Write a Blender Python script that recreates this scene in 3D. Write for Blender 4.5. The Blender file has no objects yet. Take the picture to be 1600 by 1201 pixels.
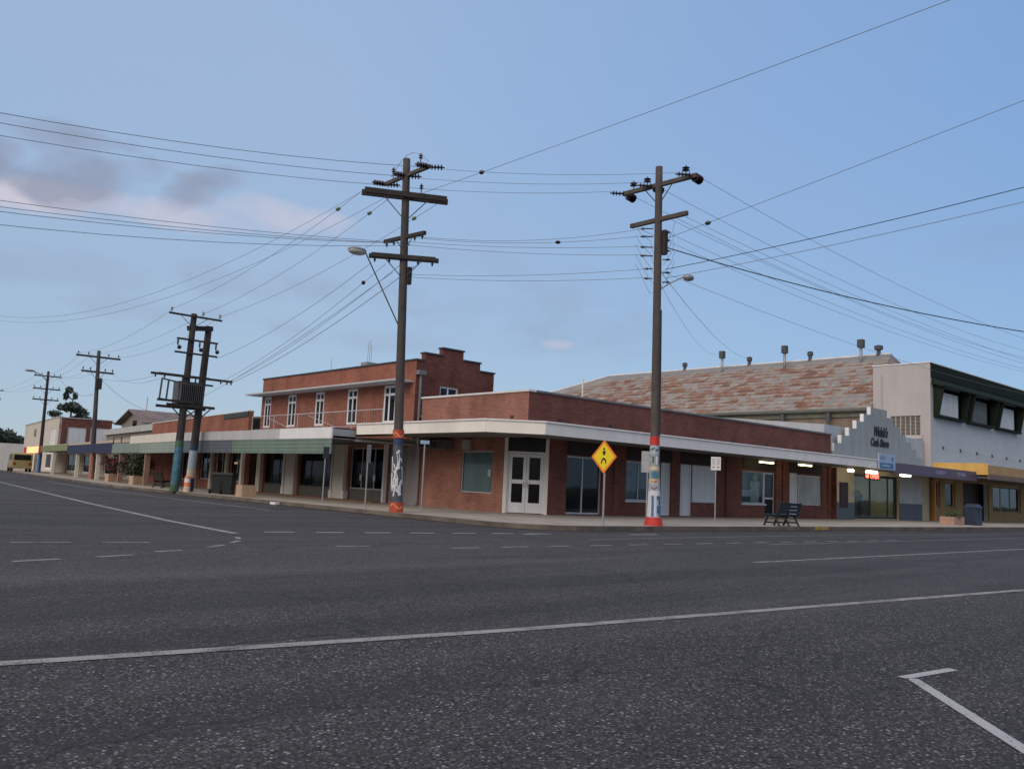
import bpy, bmesh, math, random
from mathutils import Vector, Matrix
R = math.radians
random.seed(7)
SC = bpy.context.scene
COL = SC.collection

# ------------------------------------------------------------------ camera
cd = bpy.data.cameras.new('camera'); cam = bpy.data.objects.new('camera', cd); COL.objects.link(cam)
yaw, pitch, roll = R(48.1725), R(6.61608), R(2.62304)
fw = Vector((math.cos(pitch)*math.cos(yaw), math.cos(pitch)*math.sin(yaw), math.sin(pitch)))
r0 = Vector((math.sin(yaw), -math.cos(yaw), 0)); u0 = r0.cross(fw)
rt = math.cos(roll)*r0 + math.sin(roll)*u0; up = math.cos(roll)*u0 - math.sin(roll)*r0
cam.matrix_world = Matrix(((rt.x, up.x, -fw.x, 0), (rt.y, up.y, -fw.y, 0), (rt.z, up.z, -fw.z, 1.12), (0, 0, 0, 1)))
cd.sensor_width = 36; cd.lens = 1342.74/1600*36; cd.clip_end = 5000; cd.clip_start = .05
SC.camera = cam

# ------------------------------------------------------------------ world and sun
SUN_EL, SUN_AZ = R(27.0), R(192)          # the set sun is behind the viewer's left shoulder
w = bpy.data.worlds.new('World'); SC.world = w; w.use_nodes = True
nt = w.node_tree; nt.nodes.clear()
def N(t, **k):
    n = nt.nodes.new(t)
    for a, b in k.items(): setattr(n, a, b)
    return n
def Lk(a, b): nt.links.new(a, b)
def mth(op, a, b=None, c=None, clamp=False):
    n = N('ShaderNodeMath', operation=op); n.use_clamp = clamp
    for i, v in enumerate((a, b, c)):
        if v is None: continue
        if isinstance(v, (int, float)): n.inputs[i].default_value = v
        else: Lk(v, n.inputs[i])
    return n.outputs[0]
def mixc(fac, a, b, bt='MIX'):
    n = N('ShaderNodeMix', data_type='RGBA', blend_type=bt)
    for s, v in ((n.inputs[0], fac), (n.inputs[6], a), (n.inputs[7], b)):
        if isinstance(v, (int, float)): s.default_value = v
        elif isinstance(v, tuple): s.default_value = (*v, 1)
        else: Lk(v, s)
    return n.outputs[2]
out = N('ShaderNodeOutputWorld'); bg = N('ShaderNodeBackground')
sky = N('ShaderNodeTexSky'); sky.sky_type = 'NISHITA'; sky.sun_disc = False
sky.sun_elevation = SUN_EL; sky.sun_rotation = math.pi/2 - SUN_AZ
sky.altitude = 0; sky.air_density = 1.0; sky.dust_density = 0.3; sky.ozone_density = 3.0
tc = N('ShaderNodeTexCoord'); sep = N('ShaderNodeSeparateXYZ'); Lk(tc.outputs['Generated'], sep.inputs[0])
az = mth('MULTIPLY', mth('ARCTAN2', sep.outputs[1], sep.outputs[0]), 57.29578)
el = mth('MULTIPLY', mth('ARCSINE', sep.outputs[2]), 57.29578)
cmb = N('ShaderNodeCombineXYZ'); Lk(mth('MULTIPLY', az, .10), cmb.inputs[0]); Lk(mth('MULTIPLY', el, .19), cmb.inputs[1])
nz = N('ShaderNodeTexNoise'); nz.inputs['Scale'].default_value = 2.1; nz.inputs['Detail'].default_value = 6; nz.inputs['Roughness'].default_value = .5
Lk(cmb.outputs[0], nz.inputs['Vector'])
nz2 = N('ShaderNodeTexNoise'); nz2.inputs['Scale'].default_value = .55; nz2.inputs['Detail'].default_value = 3
Lk(cmb.outputs[0], nz2.inputs['Vector'])
def blob(a0, e0, ra, re, k=1.6, gain=2.2, tilt=0.0, src=None):
    da = mth('SUBTRACT', az, a0); de = mth('SUBTRACT', el, e0)
    de = mth('ADD', de, mth('MULTIPLY', da, tilt))
    d2 = mth('ADD', mth('POWER', mth('DIVIDE', da, ra), 2), mth('POWER', mth('DIVIDE', de, re), 2))
    v = mth('SUBTRACT', 1.0, d2)
    v = mth('ADD', v, mth('MULTIPLY', mth('SUBTRACT', (src or nz).outputs[0], .5), k*2))
    return mth('MULTIPLY', v, 1/gain, clamp=True)
skyc = mixc(1.0, sky.outputs[0], (1.0, 1.0, 1.0), 'MULTIPLY')
SKYS = 1.0
GREY, PINK, PALE = (2.15, 2.45, 3.35), (5.0, 4.6, 5.2), (3.3, 3.7, 4.8)
c = skyc
hz = mth('SUBTRACT', 1.0, mth('DIVIDE', el, 24.0), clamp=True)
azr = mth('DIVIDE', mth('SUBTRACT', az, 16.0), 46.0, clamp=True)          # 0 at the right of the view, 1 at the left
air = mixc(hz, mixc(azr, (1.80, 3.10, 5.5), (2.90, 4.02, 5.85)), mixc(azr, (2.15, 3.25, 4.75), (2.95, 3.8, 4.8)))
c = mixc(.80, skyc, air)
# thin bright cloud over the side of the sky where the sun went down (behind the viewer)
sdv = N('ShaderNodeVectorMath', operation='DOT_PRODUCT'); Lk(tc.outputs['Generated'], sdv.inputs[0])
sdv.inputs[1].default_value = (math.cos(SUN_AZ)*math.cos(R(46)), math.sin(SUN_AZ)*math.cos(R(46)), math.sin(R(46)))
gl = mth('MULTIPLY', mth('SUBTRACT', sdv.outputs['Value'], .22), 1.7, clamp=True)
c = mixc(mth('MULTIPLY', gl, mth('ADD', .7, mth('MULTIPLY', nz2.outputs[0], .5)), clamp=True), c, (7.2, 6.1, 5.6))
lowb = mth('MULTIPLY', mth('MULTIPLY', mth('SUBTRACT', .15, sdv.outputs['Value'].node.outputs['Value'] if False else mth('MULTIPLY', sep.outputs[0], 1.0)), 2.0, clamp=True), mth('SUBTRACT', 1.0, mth('DIVIDE', el, 16.0), clamp=True))
c = mixc(mth('MULTIPLY', lowb, .9, clamp=True), c, (1.3, 1.35, 1.6))
for a in ((78.5, 15.2, 5, 1.1, 1.0, .9, .06), (71.5, 15.7, 6, 1.1, 1.1, 1.0, -.02), (64.5, 16.4, 6, 1.2, 1.3, 1.4, -.05)):
    c = mixc(mth('MULTIPLY', blob(*a), .80), c, PINK)
for a in ((75.3, 16.7, 4.0, 2.1, 1.5, .9, .18), (81.4, 17.2, 2.4, 1.9, 1.3, .9, .0), (69.6, 17.0, 3.0, 1.5, 1.6, 1.0, .38), (77.5, 18.9, 5, 1.0, 1.6, 1.3, .0)):
    c = mixc(mth('MULTIPLY', blob(*a), .80), c, GREY)
for a in ((62, 12.2, 9, 1.4, 2.4, 2.0, .0), (45.5, 11.0, 8.5, 2.4, 2.2, 1.9, .0), (58, 9.0, 7, .8, 2.2, 2.2, .0), (70, 9.6, 8, .8, 2.2, 2.2, .0), (80, 11.6, 9, 1.6, 2.0, 2.2, .0), (18, 15.5, 5, 1.5, 1.2, 2.4, .0), (52, 14.5, 8, 1.0, 2.0, 2.6, 0)):
    c = mixc(mth('MULTIPLY', blob(*a), .38), c, GREY)
c = mixc(mth('MULTIPLY', blob(45.2, 9.4, 1.3, .4, .6, 1.2), .4), c, PINK)
c = mixc(mth('MULTIPLY', blob(72, 24, 18, 5, 1.6, 2.4, .0, nz2), .30), c, PALE)
Lk(c, bg.inputs[0]); bg.inputs[1].default_value = .13
Lk(bg.outputs[0], out.inputs[0])

sd = bpy.data.lights.new('sun', 'SUN'); so = bpy.data.objects.new('sun', sd); COL.objects.link(so)
sd.energy = 1.3; sd.angle = R(35); sd.color = (1.0, .93, .87)
sv = Vector((math.cos(SUN_EL)*math.cos(SUN_AZ), math.cos(SUN_EL)*math.sin(SUN_AZ), math.sin(SUN_EL)))
so.rotation_euler = sv.to_track_quat('Z', 'Y').to_euler()
SC.view_settings.view_transform = 'Standard'; SC.view_settings.look = 'None'
SC.view_settings.exposure = 0.0; SC.view_settings.gamma = 1
SC.cycles.max_bounces = 6

# ------------------------------------------------------------------ materials
MATS = {}
def newmat(name):
    m = bpy.data.materials.new(name); m.use_nodes = True; t = m.node_tree; t.nodes.clear()
    o = t.nodes.new('ShaderNodeOutputMaterial'); b = t.nodes.new('ShaderNodeBsdfPrincipled'); t.links.new(b.outputs[0], o.inputs[0])
    MATS[name] = m
    return m, t, b, o
class G:
    """tiny node helper"""
    def __init__(s, t): s.t = t
    def n(s, ty, **k):
        n = s.t.nodes.new(ty)
        for a, b in k.items(): setattr(n, a, b)
        return n
    def l(s, a, b): s.t.links.new(a, b)
    def set(s, sock, v):
        if isinstance(v, tuple) and len(v) == 3 and sock.type == 'RGBA': sock.default_value = (*v, 1)
        elif isinstance(v, (int, float, tuple)): sock.default_value = v
        else: s.l(v, sock)
    def m(s, op, a, b=None, clamp=False):
        n = s.n('ShaderNodeMath', operation=op); n.use_clamp = clamp; s.set(n.inputs[0], a)
        if b is not None: s.set(n.inputs[1], b)
        return n.outputs[0]
    def mix(s, f, a, b, bt='MIX'):
        n = s.n('ShaderNodeMix', data_type='RGBA', blend_type=bt)
        s.set(n.inputs[0], f); s.set(n.inputs[6], a); s.set(n.inputs[7], b); return n.outputs[2]
    def obj(s): return s.n('ShaderNodeTexCoord').outputs['Object']
    def noise(s, v, sc, det=3, ro=.55, scale=None):
        if scale:
            mp = s.n('ShaderNodeMapping'); mp.inputs['Scale'].default_value = scale; s.l(v, mp.inputs[0]); v = mp.outputs[0]
        n = s.n('ShaderNodeTexNoise'); n.inputs['Scale'].default_value = sc; n.inputs['Detail'].default_value = det; n.inputs['Roughness'].default_value = ro
        s.l(v, n.inputs['Vector']); return n.outputs[0]
    def ramp(s, f, lo, hi):
        n = s.n('ShaderNodeMapRange'); n.inputs[1].default_value = lo; n.inputs[2].default_value = hi; n.clamp = True; s.l(f, n.inputs[0]); return n.outputs[0]
    def bump(s, h, st, dist=.02):
        n = s.n('ShaderNodeBump'); n.inputs['Strength'].default_value = st; n.inputs['Distance'].default_value = dist; s.l(h, n.inputs['Height']); return n.outputs[0]
def mat(name, c, rough=.7, var=.25, sc=3.0, bump=.1, metal=0.0, streak=.25, fine=40.0, spec=.4):
    if name in MATS: return MATS[name]
    m, t, b, o = newmat(name); g = G(t); v = g.obj()
    a = g.noise(v, sc, 4); s_ = g.noise(v, 2.5, 3, .6, (1, 1, .12)); f = g.noise(v, fine, 2)
    k = g.m('ADD', g.m('MULTIPLY', g.m('SUBTRACT', a, .5), var*2), g.m('MULTIPLY', g.m('SUBTRACT', s_, .5), streak*2))
    k = g.m('ADD', k, g.m('MULTIPLY', g.m('SUBTRACT', f, .5), var*.5)); k = g.m('ADD', k, 1.0)
    n = g.n('ShaderNodeVectorMath', operation='SCALE'); n.inputs[0].default_value = c; g.l(k, n.inputs['Scale'])
    g.l(n.outputs[0], b.inputs['Base Color']); b.inputs['Roughness'].default_value = rough; b.inputs['Metallic'].default_value = metal
    b.inputs['Specular IOR Level'].default_value = spec
    if bump: g.l(g.bump(g.noise(v, fine, 3), bump, .01), b.inputs['Normal'])
    return m
def emis(name, c, s):
    m, t, b, o = newmat(name); b.inputs['Base Color'].default_value = (*c, 1); b.inputs['Emission Color'].default_value = (*c, 1); b.inputs['Emission Strength'].default_value = s
    return m
def brick(name, c1, c2, mortar, var=.3):
    m, t, b, o = newmat(name); g = G(t); v = g.obj(); sp = g.n('ShaderNodeSeparateXYZ'); g.l(v, sp.inputs[0])
    cm = g.n('ShaderNodeCombineXYZ'); g.l(g.m('ADD', sp.outputs[0], sp.outputs[1]), cm.inputs[0]); g.l(sp.outputs[2], cm.inputs[1])
    bt = g.n('ShaderNodeTexBrick'); g.l(cm.outputs[0], bt.inputs['Vector'])
    bt.inputs['Scale'].default_value = 1; bt.inputs['Brick Width'].default_value = .24; bt.inputs['Row Height'].default_value = .086; bt.inputs['Mortar Size'].default_value = .011
    bt.inputs['Mortar Smooth'].default_value = .3; bt.inputs['Bias'].default_value = -.1
    bt.inputs['Color1'].default_value = (*c1, 1); bt.inputs['Color2'].default_value = (*c2, 1); bt.inputs['Mortar'].default_value = (*mortar, 1)
    a = g.noise(v, .9, 5, .6); s_ = g.noise(v, 1.4, 4, .65, (1, 1, .15))
    k = g.m('ADD', g.m('MULTIPLY', g.m('SUBTRACT', a, .5), var*2.4), g.m('MULTIPLY', g.m('SUBTRACT', s_, .5), var*1.3)); k = g.m('ADD', k, 1.0)
    n = g.n('ShaderNodeVectorMath', operation='SCALE'); g.l(bt.outputs[0], n.inputs[0]); g.l(k, n.inputs['Scale'])
    g.l(n.outputs[0], b.inputs['Base Color']); b.inputs['Roughness'].default_value = .85; b.inputs['Specular IOR Level'].default_value = .25
    g.l(g.bump(bt.outputs['Fac'], -.4, .01), b.inputs['Normal'])
    return m
def asphalt(name, base, light, fleck=.55, sc=1.0, con=4.5, rr=(.955, .985)):
    m, t, b, o = newmat(name); g = G(t); v = g.obj()
    big = g.noise(v, .10, 4, .6, (.6, 1.6, 1)); mid = g.noise(v, .9, 4, .65); fi = g.noise(v, 62*sc, 3, .75); f2 = g.noise(v, 20, 3, .7)
    vo = g.n('ShaderNodeTexVoronoi'); vo.inputs['Scale'].default_value = 62*sc; g.l(v, vo.inputs['Vector'])
    vs = g.n('ShaderNodeSeparateColor'); g.l(vo.outputs['Color'], vs.inputs[0])
    shp = g.ramp(vo.outputs['Distance'], .65, .2)
    st = g.m('MULTIPLY', g.m('POWER', g.ramp(vs.outputs[0], .45, 1.0), 1.6), shp)
    rare = g.m('MULTIPLY', g.ramp(vs.outputs[1], *rr), shp)
    k = g.m('ADD', g.m('MULTIPLY', g.m('SUBTRACT', big, .5), 1.3), g.m('MULTIPLY', g.m('SUBTRACT', mid, .5), .7))
    k = g.m('ADD', k, g.m('MULTIPLY', g.m('SUBTRACT', fi, .5), con)); k = g.m('ADD', k, g.m('MULTIPLY', g.m('SUBTRACT', f2, .5), 1.1))
    k = g.m('MAXIMUM', g.m('ADD', k, .95), .12)
    n = g.n('ShaderNodeVectorMath', operation='SCALE'); n.inputs[0].default_value = base; g.l(k, n.inputs['Scale'])
    c = g.mix(g.m('MULTIPLY', st, fleck), n.outputs[0], light); c = g.mix(g.m('MULTIPLY', rare, .85), c, (.50, .50, .50))
    wv = g.noise(v, .5, 3, .5, (.25, 2.2, 1)); c = g.mix(g.m('MULTIPLY', g.ramp(wv, .58, .68), .40), c, (base[0]*.55, base[1]*.55, base[2]*.57))
    # polished wheel tracks and oil along both streets, hairline cracks
    tr = g.noise(v, 1.0, 3, .5, (.045, .9, 1)); c = g.mix(g.m('MULTIPLY', g.ramp(tr, .50, .62), .38), c, (.028, .028, .031)); c = g.mix(g.m('MULTIPLY', g.ramp(tr, .42, .30), .22), c, (.15, .148, .15))
    wp = g.n('ShaderNodeVectorMath', operation='MULTIPLY_ADD'); nn = g.n('ShaderNodeTexNoise'); nn.inputs['Scale'].default_value = 1.3; nn.inputs['Detail'].default_value = 4; g.l(v, nn.inputs['Vector'])
    g.l(nn.outputs['Color'], wp.inputs[0]); wp.inputs[1].default_value = (1.1, 1.1, 0); g.l(v, wp.inputs[2])
    ve = g.n('ShaderNodeTexVoronoi', feature='DISTANCE_TO_EDGE'); ve.inputs['Scale'].default_value = .16; g.l(wp.outputs[0], ve.inputs['Vector'])
    ck = g.m('MULTIPLY', g.ramp(ve.outputs['Distance'], .0035, .0012), g.ramp(g.noise(v, .25, 2), .48, .56)); c = g.mix(g.m('MULTIPLY', ck, .7), c, (.02, .02, .022))
    g.l(c, b.inputs['Base Color']); b.inputs['Roughness'].default_value = .85; b.inputs['Specular IOR Level'].default_value = .25
    h = g.m('ADD', g.m('MULTIPLY', st, 1.0), g.m('MULTIPLY', fi, 1.0))
    g.l(g.bump(h, 1.0, .012), b.inputs['Normal'])
    return m
def linepaint(name, paint, wear):
    m, t, b, o = newmat(name); g = G(t); v = g.obj()
    f1 = g.noise(v, 60, 3, .7); f2 = g.noise(v, 3.5, 3, .6); f = g.m('ADD', g.m('MULTIPLY', f1, .6), g.m('MULTIPLY', f2, .4))
    c = g.mix(g.ramp(f, wear-.05, wear+.06), paint, (.055, .055, .06)); g.l(c, b.inputs['Base Color']); b.inputs['Roughness'].default_value = .8
    g.l(g.bump(f1, .5, .006), b.inputs['Normal'])
    return m
def glassmat(name, tint=(.75, .8, .82), body=.0, bc=(.05, .06, .07)):
    m, t, b, o = newmat(name); g = G(t); v = g.obj()
    tr = g.n('ShaderNodeBsdfTransparent'); tr.inputs[0].default_value = (*tint, 1); gl = g.n('ShaderNodeBsdfGlossy'); gl.inputs['Roughness'].default_value = .03
    gl.inputs['Color'].default_value = (.42, .45, .48, 1)
    fr = g.n('ShaderNodeLayerWeight'); fr.inputs[0].default_value = .5; fz = g.m('ADD', g.m('MULTIPLY', g.m('POWER', fr.outputs['Facing'], 3.0), .6), .05)
    g.l(g.bump(g.noise(v, 1.2, 2), .04, .05), gl.inputs['Normal'])
    ms = g.n('ShaderNodeMixShader'); g.l(fz, ms.inputs[0]); g.l(tr.outputs[0], ms.inputs[1]); g.l(gl.outputs[0], ms.inputs[2])
    b.inputs['Base Color'].default_value = (*bc, 1); b.inputs['Roughness'].default_value = .3
    m2 = g.n('ShaderNodeMixShader'); m2.inputs[0].default_value = body; g.l(ms.outputs[0], m2.inputs[1]); g.l(b.outputs[0], m2.inputs[2]); g.l(m2.outputs[0], o.inputs[0])
    return m
def rustroof(name):
    m, t, b, o = newmat(name); g = G(t); v = g.obj(); sp = g.n('ShaderNodeSeparateXYZ'); g.l(v, sp.inputs[0])
    X, Y, Z = sp.outputs
    # sheets: corrugated iron laid in courses down the slope, each sheet its own shade
    bt = g.n('ShaderNodeTexBrick'); cm = g.n('ShaderNodeCombineXYZ'); g.l(Y, cm.inputs[0]); g.l(g.m('MULTIPLY', Z, 1.9), cm.inputs[1]); g.l(cm.outputs[0], bt.inputs['Vector'])
    bt.inputs['Scale'].default_value = 1; bt.inputs['Brick Width'].default_value = .75; bt.inputs['Row Height'].default_value = .62; bt.inputs['Mortar Size'].default_value = .02
    bt.inputs['Color1'].default_value = (0, 0, 0, 1); bt.inputs['Color2'].default_value = (1, 1, 1, 1); bt.inputs['Mortar'].default_value = (.35, .35, .35, 1)
    sh = g.n('ShaderNodeSeparateColor'); g.l(bt.outputs[0], sh.inputs[0])
    n1 = g.noise(v, .35, 4, .6); n2 = g.noise(v, 1.8, 4, .7, (1, 1, .5)); n3 = g.noise(v, 7, 3, .7, (1, 1, .35))
    # rust: zone (away from ridge and far hip) x sheet shade x fine noise
    Zw = g.m('ADD', Z, 0.0); hip = g.m('SUBTRACT', g.m('ADD', 29.4, g.m('MULTIPLY', g.m('SUBTRACT', 11.75, Zw), 3.2)), Y)   # distance inside the far hip
    zone = g.m('MULTIPLY', g.ramp(Z, 11.4, 10.9), g.ramp(hip, 2.5, 5.5))
    n4 = g.noise(v, 1.0, 4, .65, (1, .75, 2.6)); n5 = g.noise(v, 1.0, 3, .6, (1, 1.4, 1.1))
    dg = g.n('ShaderNodeMapping'); dg.inputs['Rotation'].default_value = (R(38), 0, 0); dg.inputs['Scale'].default_value = (1, .45, 2.4); g.l(v, dg.inputs[0])
    nd = g.noise(dg.outputs[0], .9, 3, .6)
    saw = g.m('FRACT', g.m('MULTIPLY', Z, 1.9/.62))
    n6 = g.noise(v, 3.4, 2, .65, (1, .7, 1.3))
    f = g.m('ADD', g.m('MULTIPLY', n4, .34), g.m('MULTIPLY', nd, .30)); f = g.m('ADD', f, g.m('MULTIPLY', n6, .36)); f = g.m('ADD', f, g.m('MULTIPLY', g.m('SUBTRACT', sh.outputs[0], .5), .20))
    f = g.m('ADD', f, g.m('MULTIPLY', g.m('SUBTRACT', .5, saw), .16)); f = g.m('ADD', f, g.m('MULTIPLY', g.m('SUBTRACT', n1, .5), .35)); f = g.m('ADD', f, g.m('MULTIPLY', g.ramp(Y, 5, 26), .035))
    rust = g.m('MULTIPLY', g.ramp(f, .49, .53), zone)
    deep = g.m('MULTIPLY', g.ramp(f, .575, .63), zone)
    grey = g.mix(g.ramp(n5, .3, .7), (.215, .20, .18), (.36, .34, .31))
    rc = g.mix(g.ramp(n3, .35, .65), (.19, .080, .036), (.36, .155, .06))
    c = g.mix(g.m('MULTIPLY', rust, .85), grey, rc); c = g.mix(g.m('MULTIPLY', deep, .8), c, (.13, .055, .035))
    c = g.mix(g.m('MULTIPLY', g.ramp(saw, .14, .02), .45), c, (.10, .08, .07))
    c = g.mix(g.m('MULTIPLY', g.ramp(Z, 11.2, 11.45), .7), c, (.20, .21, .22))
    g.l(c, b.inputs['Base Color']); b.inputs['Roughness'].default_value = .7; b.inputs['Metallic'].default_value = .0
    wv = g.n('ShaderNodeMath', operation='SINE'); g.l(g.m('MULTIPLY', Y, 82.0), wv.inputs[0])
    g.l(g.bump(wv.outputs[0], .5, .02), b.inputs['Normal'])
    return m
def paving(name, c, joint=1.5):
    m, t, b, o = newmat(name); g = G(t); v = g.obj()
    bt = g.n('ShaderNodeTexBrick'); g.l(v, bt.inputs['Vector']); bt.inputs['Scale'].default_value = 1; bt.offset = 0
    bt.inputs['Brick Width'].default_value = joint; bt.inputs['Row Height'].default_value = joint; bt.inputs['Mortar Size'].default_value = .012
    bt.inputs['Color1'].default_value = (*[x*.92 for x in c], 1); bt.inputs['Color2'].default_value = (*[x*1.06 for x in c], 1); bt.inputs['Mortar'].default_value = (*[x*.35 for x in c], 1)
    a = g.noise(v, .8, 5, .65); f = g.noise(v, 45, 3)
    k = g.m('ADD', g.m('MULTIPLY', g.m('SUBTRACT', a, .5), .9), g.m('MULTIPLY', g.m('SUBTRACT', f, .5), .35)); k = g.m('ADD', k, 1.0)
    n = g.n('ShaderNodeVectorMath', operation='SCALE'); g.l(bt.outputs[0], n.inputs[0]); g.l(k, n.inputs['Scale'])
    g.l(n.outputs[0], b.inputs['Base Color']); b.inputs['Roughness'].default_value = .85; g.l(g.bump(f, .3, .01), b.inputs['Normal'])
    return m
def ribbed(name, c, axis, freq, rough=.6, amp=.5):
    m, t, b, o = newmat(name); g = G(t); v = g.obj(); sp = g.n('ShaderNodeSeparateXYZ'); g.l(v, sp.inputs[0])
    s_ = sp.outputs[2] if axis == 'z' else g.m('ADD', sp.outputs[0], sp.outputs[1])
    w_ = g.m('SINE', g.m('MULTIPLY', s_, freq)); a = g.noise(v, 1.5, 4, .6, (1, 1, .3)); k = g.m('ADD', g.m('MULTIPLY', g.m('SUBTRACT', a, .5), .6), 1.0)
    n = g.n('ShaderNodeVectorMath', operation='SCALE'); n.inputs[0].default_value = c; g.l(k, n.inputs['Scale'])
    g.l(n.outputs[0], b.inputs['Base Color']); b.inputs['Roughness'].default_value = rough; g.l(g.bump(w_, amp, .02), b.inputs['Normal'])
    return m
def leafmat(name, c):
    m, t, b, o = newmat(name); g = G(t); v = g.obj()
    n = g.n('ShaderNodeVectorMath', operation='SCALE'); n.inputs[0].default_value = c; g.l(g.m('ADD', g.m('MULTIPLY', g.noise(v, 4, 2), 1.4), .3), n.inputs['Scale'])
    g.l(n.outputs[0], b.inputs['Base Color']); b.inputs['Roughness'].default_value = .6
    return m

M_ROAD = asphalt('asphalt', (.060, .058, .059), (.34, .33, .33), .8)
M_SHLD = asphalt('coarse_chip_seal', (.053, .051, .051), (.40, .39, .39), .72, .92, 4.4, (.93, .975))
M_LINE = linepaint('worn_road_paint', (.33, .32, .295), .535)
M_LINE2 = linepaint('faded_road_paint', (.33, .33, .34), .54)
M_LINE3 = linepaint('fresh_road_paint', (.42, .42, .42), .58)
M_PATH = paving('footpath_concrete', (.37, .335, .285), 1.6)
M_KERB = mat('kerb_concrete', (.135, .115, .095), .9, 1.1, .9, .3, streak=.3)  # darkened so the colour carries the shade on the kerb face
M_GUT = mat('gutter_dirt_shade', (.030, .026, .023), .9, .9, 1.0, .3)  # near-black dirt; also carries the contact shadow under the kerb, and planter soil
M_GROUND = mat('dry_ground', (.10, .10, .06), .95, .4, .2, .2)
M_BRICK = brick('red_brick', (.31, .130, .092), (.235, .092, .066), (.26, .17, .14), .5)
M_BRICKD = brick('shaded_red_brick', (.19, .064, .047), (.13, .044, .035), (.12, .075, .062), .5)  # darker copy of the red brick, main street shade put into its colour
M_BRICKO = brick('orange_brick', (.30, .105, .068), (.225, .078, .052), (.24, .14, .105), .45)
M_CREAM = mat('cream_paint', (.66, .63, .56), .6, .12, 1.2, .05, streak=.15)
M_GREYW = mat('pale_grey_paint', (.46, .47, .48), .6, .15, 1.2, .05, streak=.2)
M_WHITE = mat('white_paint', (.74, .75, .76), .5, .1, 2, .04, streak=.15)
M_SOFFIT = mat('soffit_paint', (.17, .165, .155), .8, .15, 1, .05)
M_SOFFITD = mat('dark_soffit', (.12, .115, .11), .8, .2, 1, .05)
M_COPE = mat('metal_capping', (.68, .67, .66), .5, .2, 2, .05)
M_COPED = mat('dark_capping', (.045, .05, .055), .6, .2, 2, .05)
M_TIMBER = mat('weathered_timber', (.072, .064, .060), .85, .5, 3, .5, streak=.6)
M_TIMBERD = mat('dark_timber', (.040, .036, .034), .85, .4, 4, .4, streak=.3)
M_ARM = mat('grey_timber', (.085, .072, .064), .85, .5, 5, .4, streak=.3)
M_PORC = mat('brown_porcelain', (.018, .016, .02), .25, .2, 8, 0, streak=0, spec=.6)
M_GREENGL = mat('green_glass', (.16, .24, .16), .2, .2, 8, 0, streak=0, spec=.6)
M_STEEL = mat('galvanised_steel', (.33, .34, .35), .5, .25, 6, .05, metal=.4)
M_DSTEEL = mat('dark_steel', (.07, .075, .08), .6, .25, 6, .05)
M_WIRE = mat('cable_grey', (.20, .225, .26), .6, .1, 5, 0, streak=0)
M_WIREB = mat('thick_cable', (.012, .012, .014), .6, .1, 5, 0, streak=0)
M_ALU = mat('aluminium_frame', (.52, .54, .56), .45, .12, 4, .03, metal=.3)
M_BLACKF = mat('black_frame', (.018, .018, .02), .5, .2, 4, .03)
M_GLASS = glassmat('shop_glass'); M_GLASSD = glassmat('dark_glass', (.25, .28, .30), .15, (.015, .017, .02))
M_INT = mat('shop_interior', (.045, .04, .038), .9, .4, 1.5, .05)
M_INTL = mat('bright_interior', (.50, .47, .28), .9, .3, 1.5, .05)
M_CURT = ribbed('grey_green_curtain', (.40, .47, .44), 'xy', 38, .9, .22)
M_BLIND = mat('white_blind', (.62, .66, .68), .8, .08, 2, .03)
M_WDOOR = mat('white_door_paint', (.66, .67, .68), .5, .12, 3, .04)
M_GREENA = ribbed('green_ribbed_metal', (.140, .205, .165), 'z', 44, .5, .22)
M_GREENP = ribbed('pale_green_ribbed_metal', (.25, .31, .26), 'z', 44, .5, .22)
M_BLUEA = ribbed('slate_ribbed_metal', (.095, .11, .13), 'z', 44, .5, .22)
M_CORRG = ribbed('grey_corrugated', (.27, .25, .25), 'xy', 60, .7, .8)
M_RUST = rustroof('rusted_corrugated_roof')
M_OLDROOF = mat('old_iron_roof', (.21, .19, .19), .7, .5, 1.5, .2, streak=.5)
M_LOWROOF = mat('pale_iron_roof', (.42, .46, .50), .5, .2, .6, .1)
M_FIBRO = mat('brown_fibro', (.20, .15, .11), .85, .3, 1, .1, streak=.3)
M_RENDER = mat('pink_white_render', (.43, .405, .40), .8, .10, .7, .08, streak=.07)
M_RENDERG = mat('pale_blue_grey_render', (.46, .50, .52), .8, .12, .7, .08, streak=.08)
M_GABLE = mat('grey_render', (.30, .33, .335), .8, .14, .8, .08, streak=.2)
M_BGREEN = mat('bottle_green_paint', (.016, .024, .017), .8, .3, 2, .06, streak=.3, spec=.12)
M_ORANGE = mat('lit_ochre_paint', (.62, .38, .10), .6, .15, 1.5, .05)  # brighter ochre: light on the left-facing awning end is in the colour
M_OCHRE = mat('brown_ochre_paint', (.30, .19, .06), .65, .25, 2, .08)
M_ORDOOR = mat('orange_door_paint', (.42, .17, .035), .5, .2, 2, .05)
M_PURPLE = mat('purple_sign', (.10, .075, .12), .5, .15, 2, .03)
M_LILAC = mat('lilac_lettering', (.42, .38, .52), .5, .1, 4, 0)
M_BEIGE = mat('beige_paint', (.50, .45, .36), .7, .12, 1.5, .05)
M_SLATEB = mat('slate_blue_paint', (.10, .125, .16), .6, .15, 2, .05)
M_TILE = mat('terracotta_tiles', (.30, .13, .075), .6, .35, 5, .1)
M_RISER = mat('brown_tiled_riser', (.13, .12, .10), .5, .3, 4, .08)
M_PLANTB = mat('sandstone_planter', (.42, .30, .20), .9, .3, 6, .3)
M_PLANTP = mat('pink_concrete_planter', (.40, .25, .20), .9, .3, 6, .3)
M_BIN = mat('dark_green_plastic', (.012, .018, .017), .45, .2, 4, .03)
M_BINB = mat('navy_plastic', (.018, .03, .06), .5, .2, 4, .03)
M_BENCHB = mat('blue_green_slats', (.03, .06, .085), .5, .3, 6, .05)
M_IRON = mat('black_iron', (.008, .009, .010), .5, .2, 6, .05)
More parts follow.
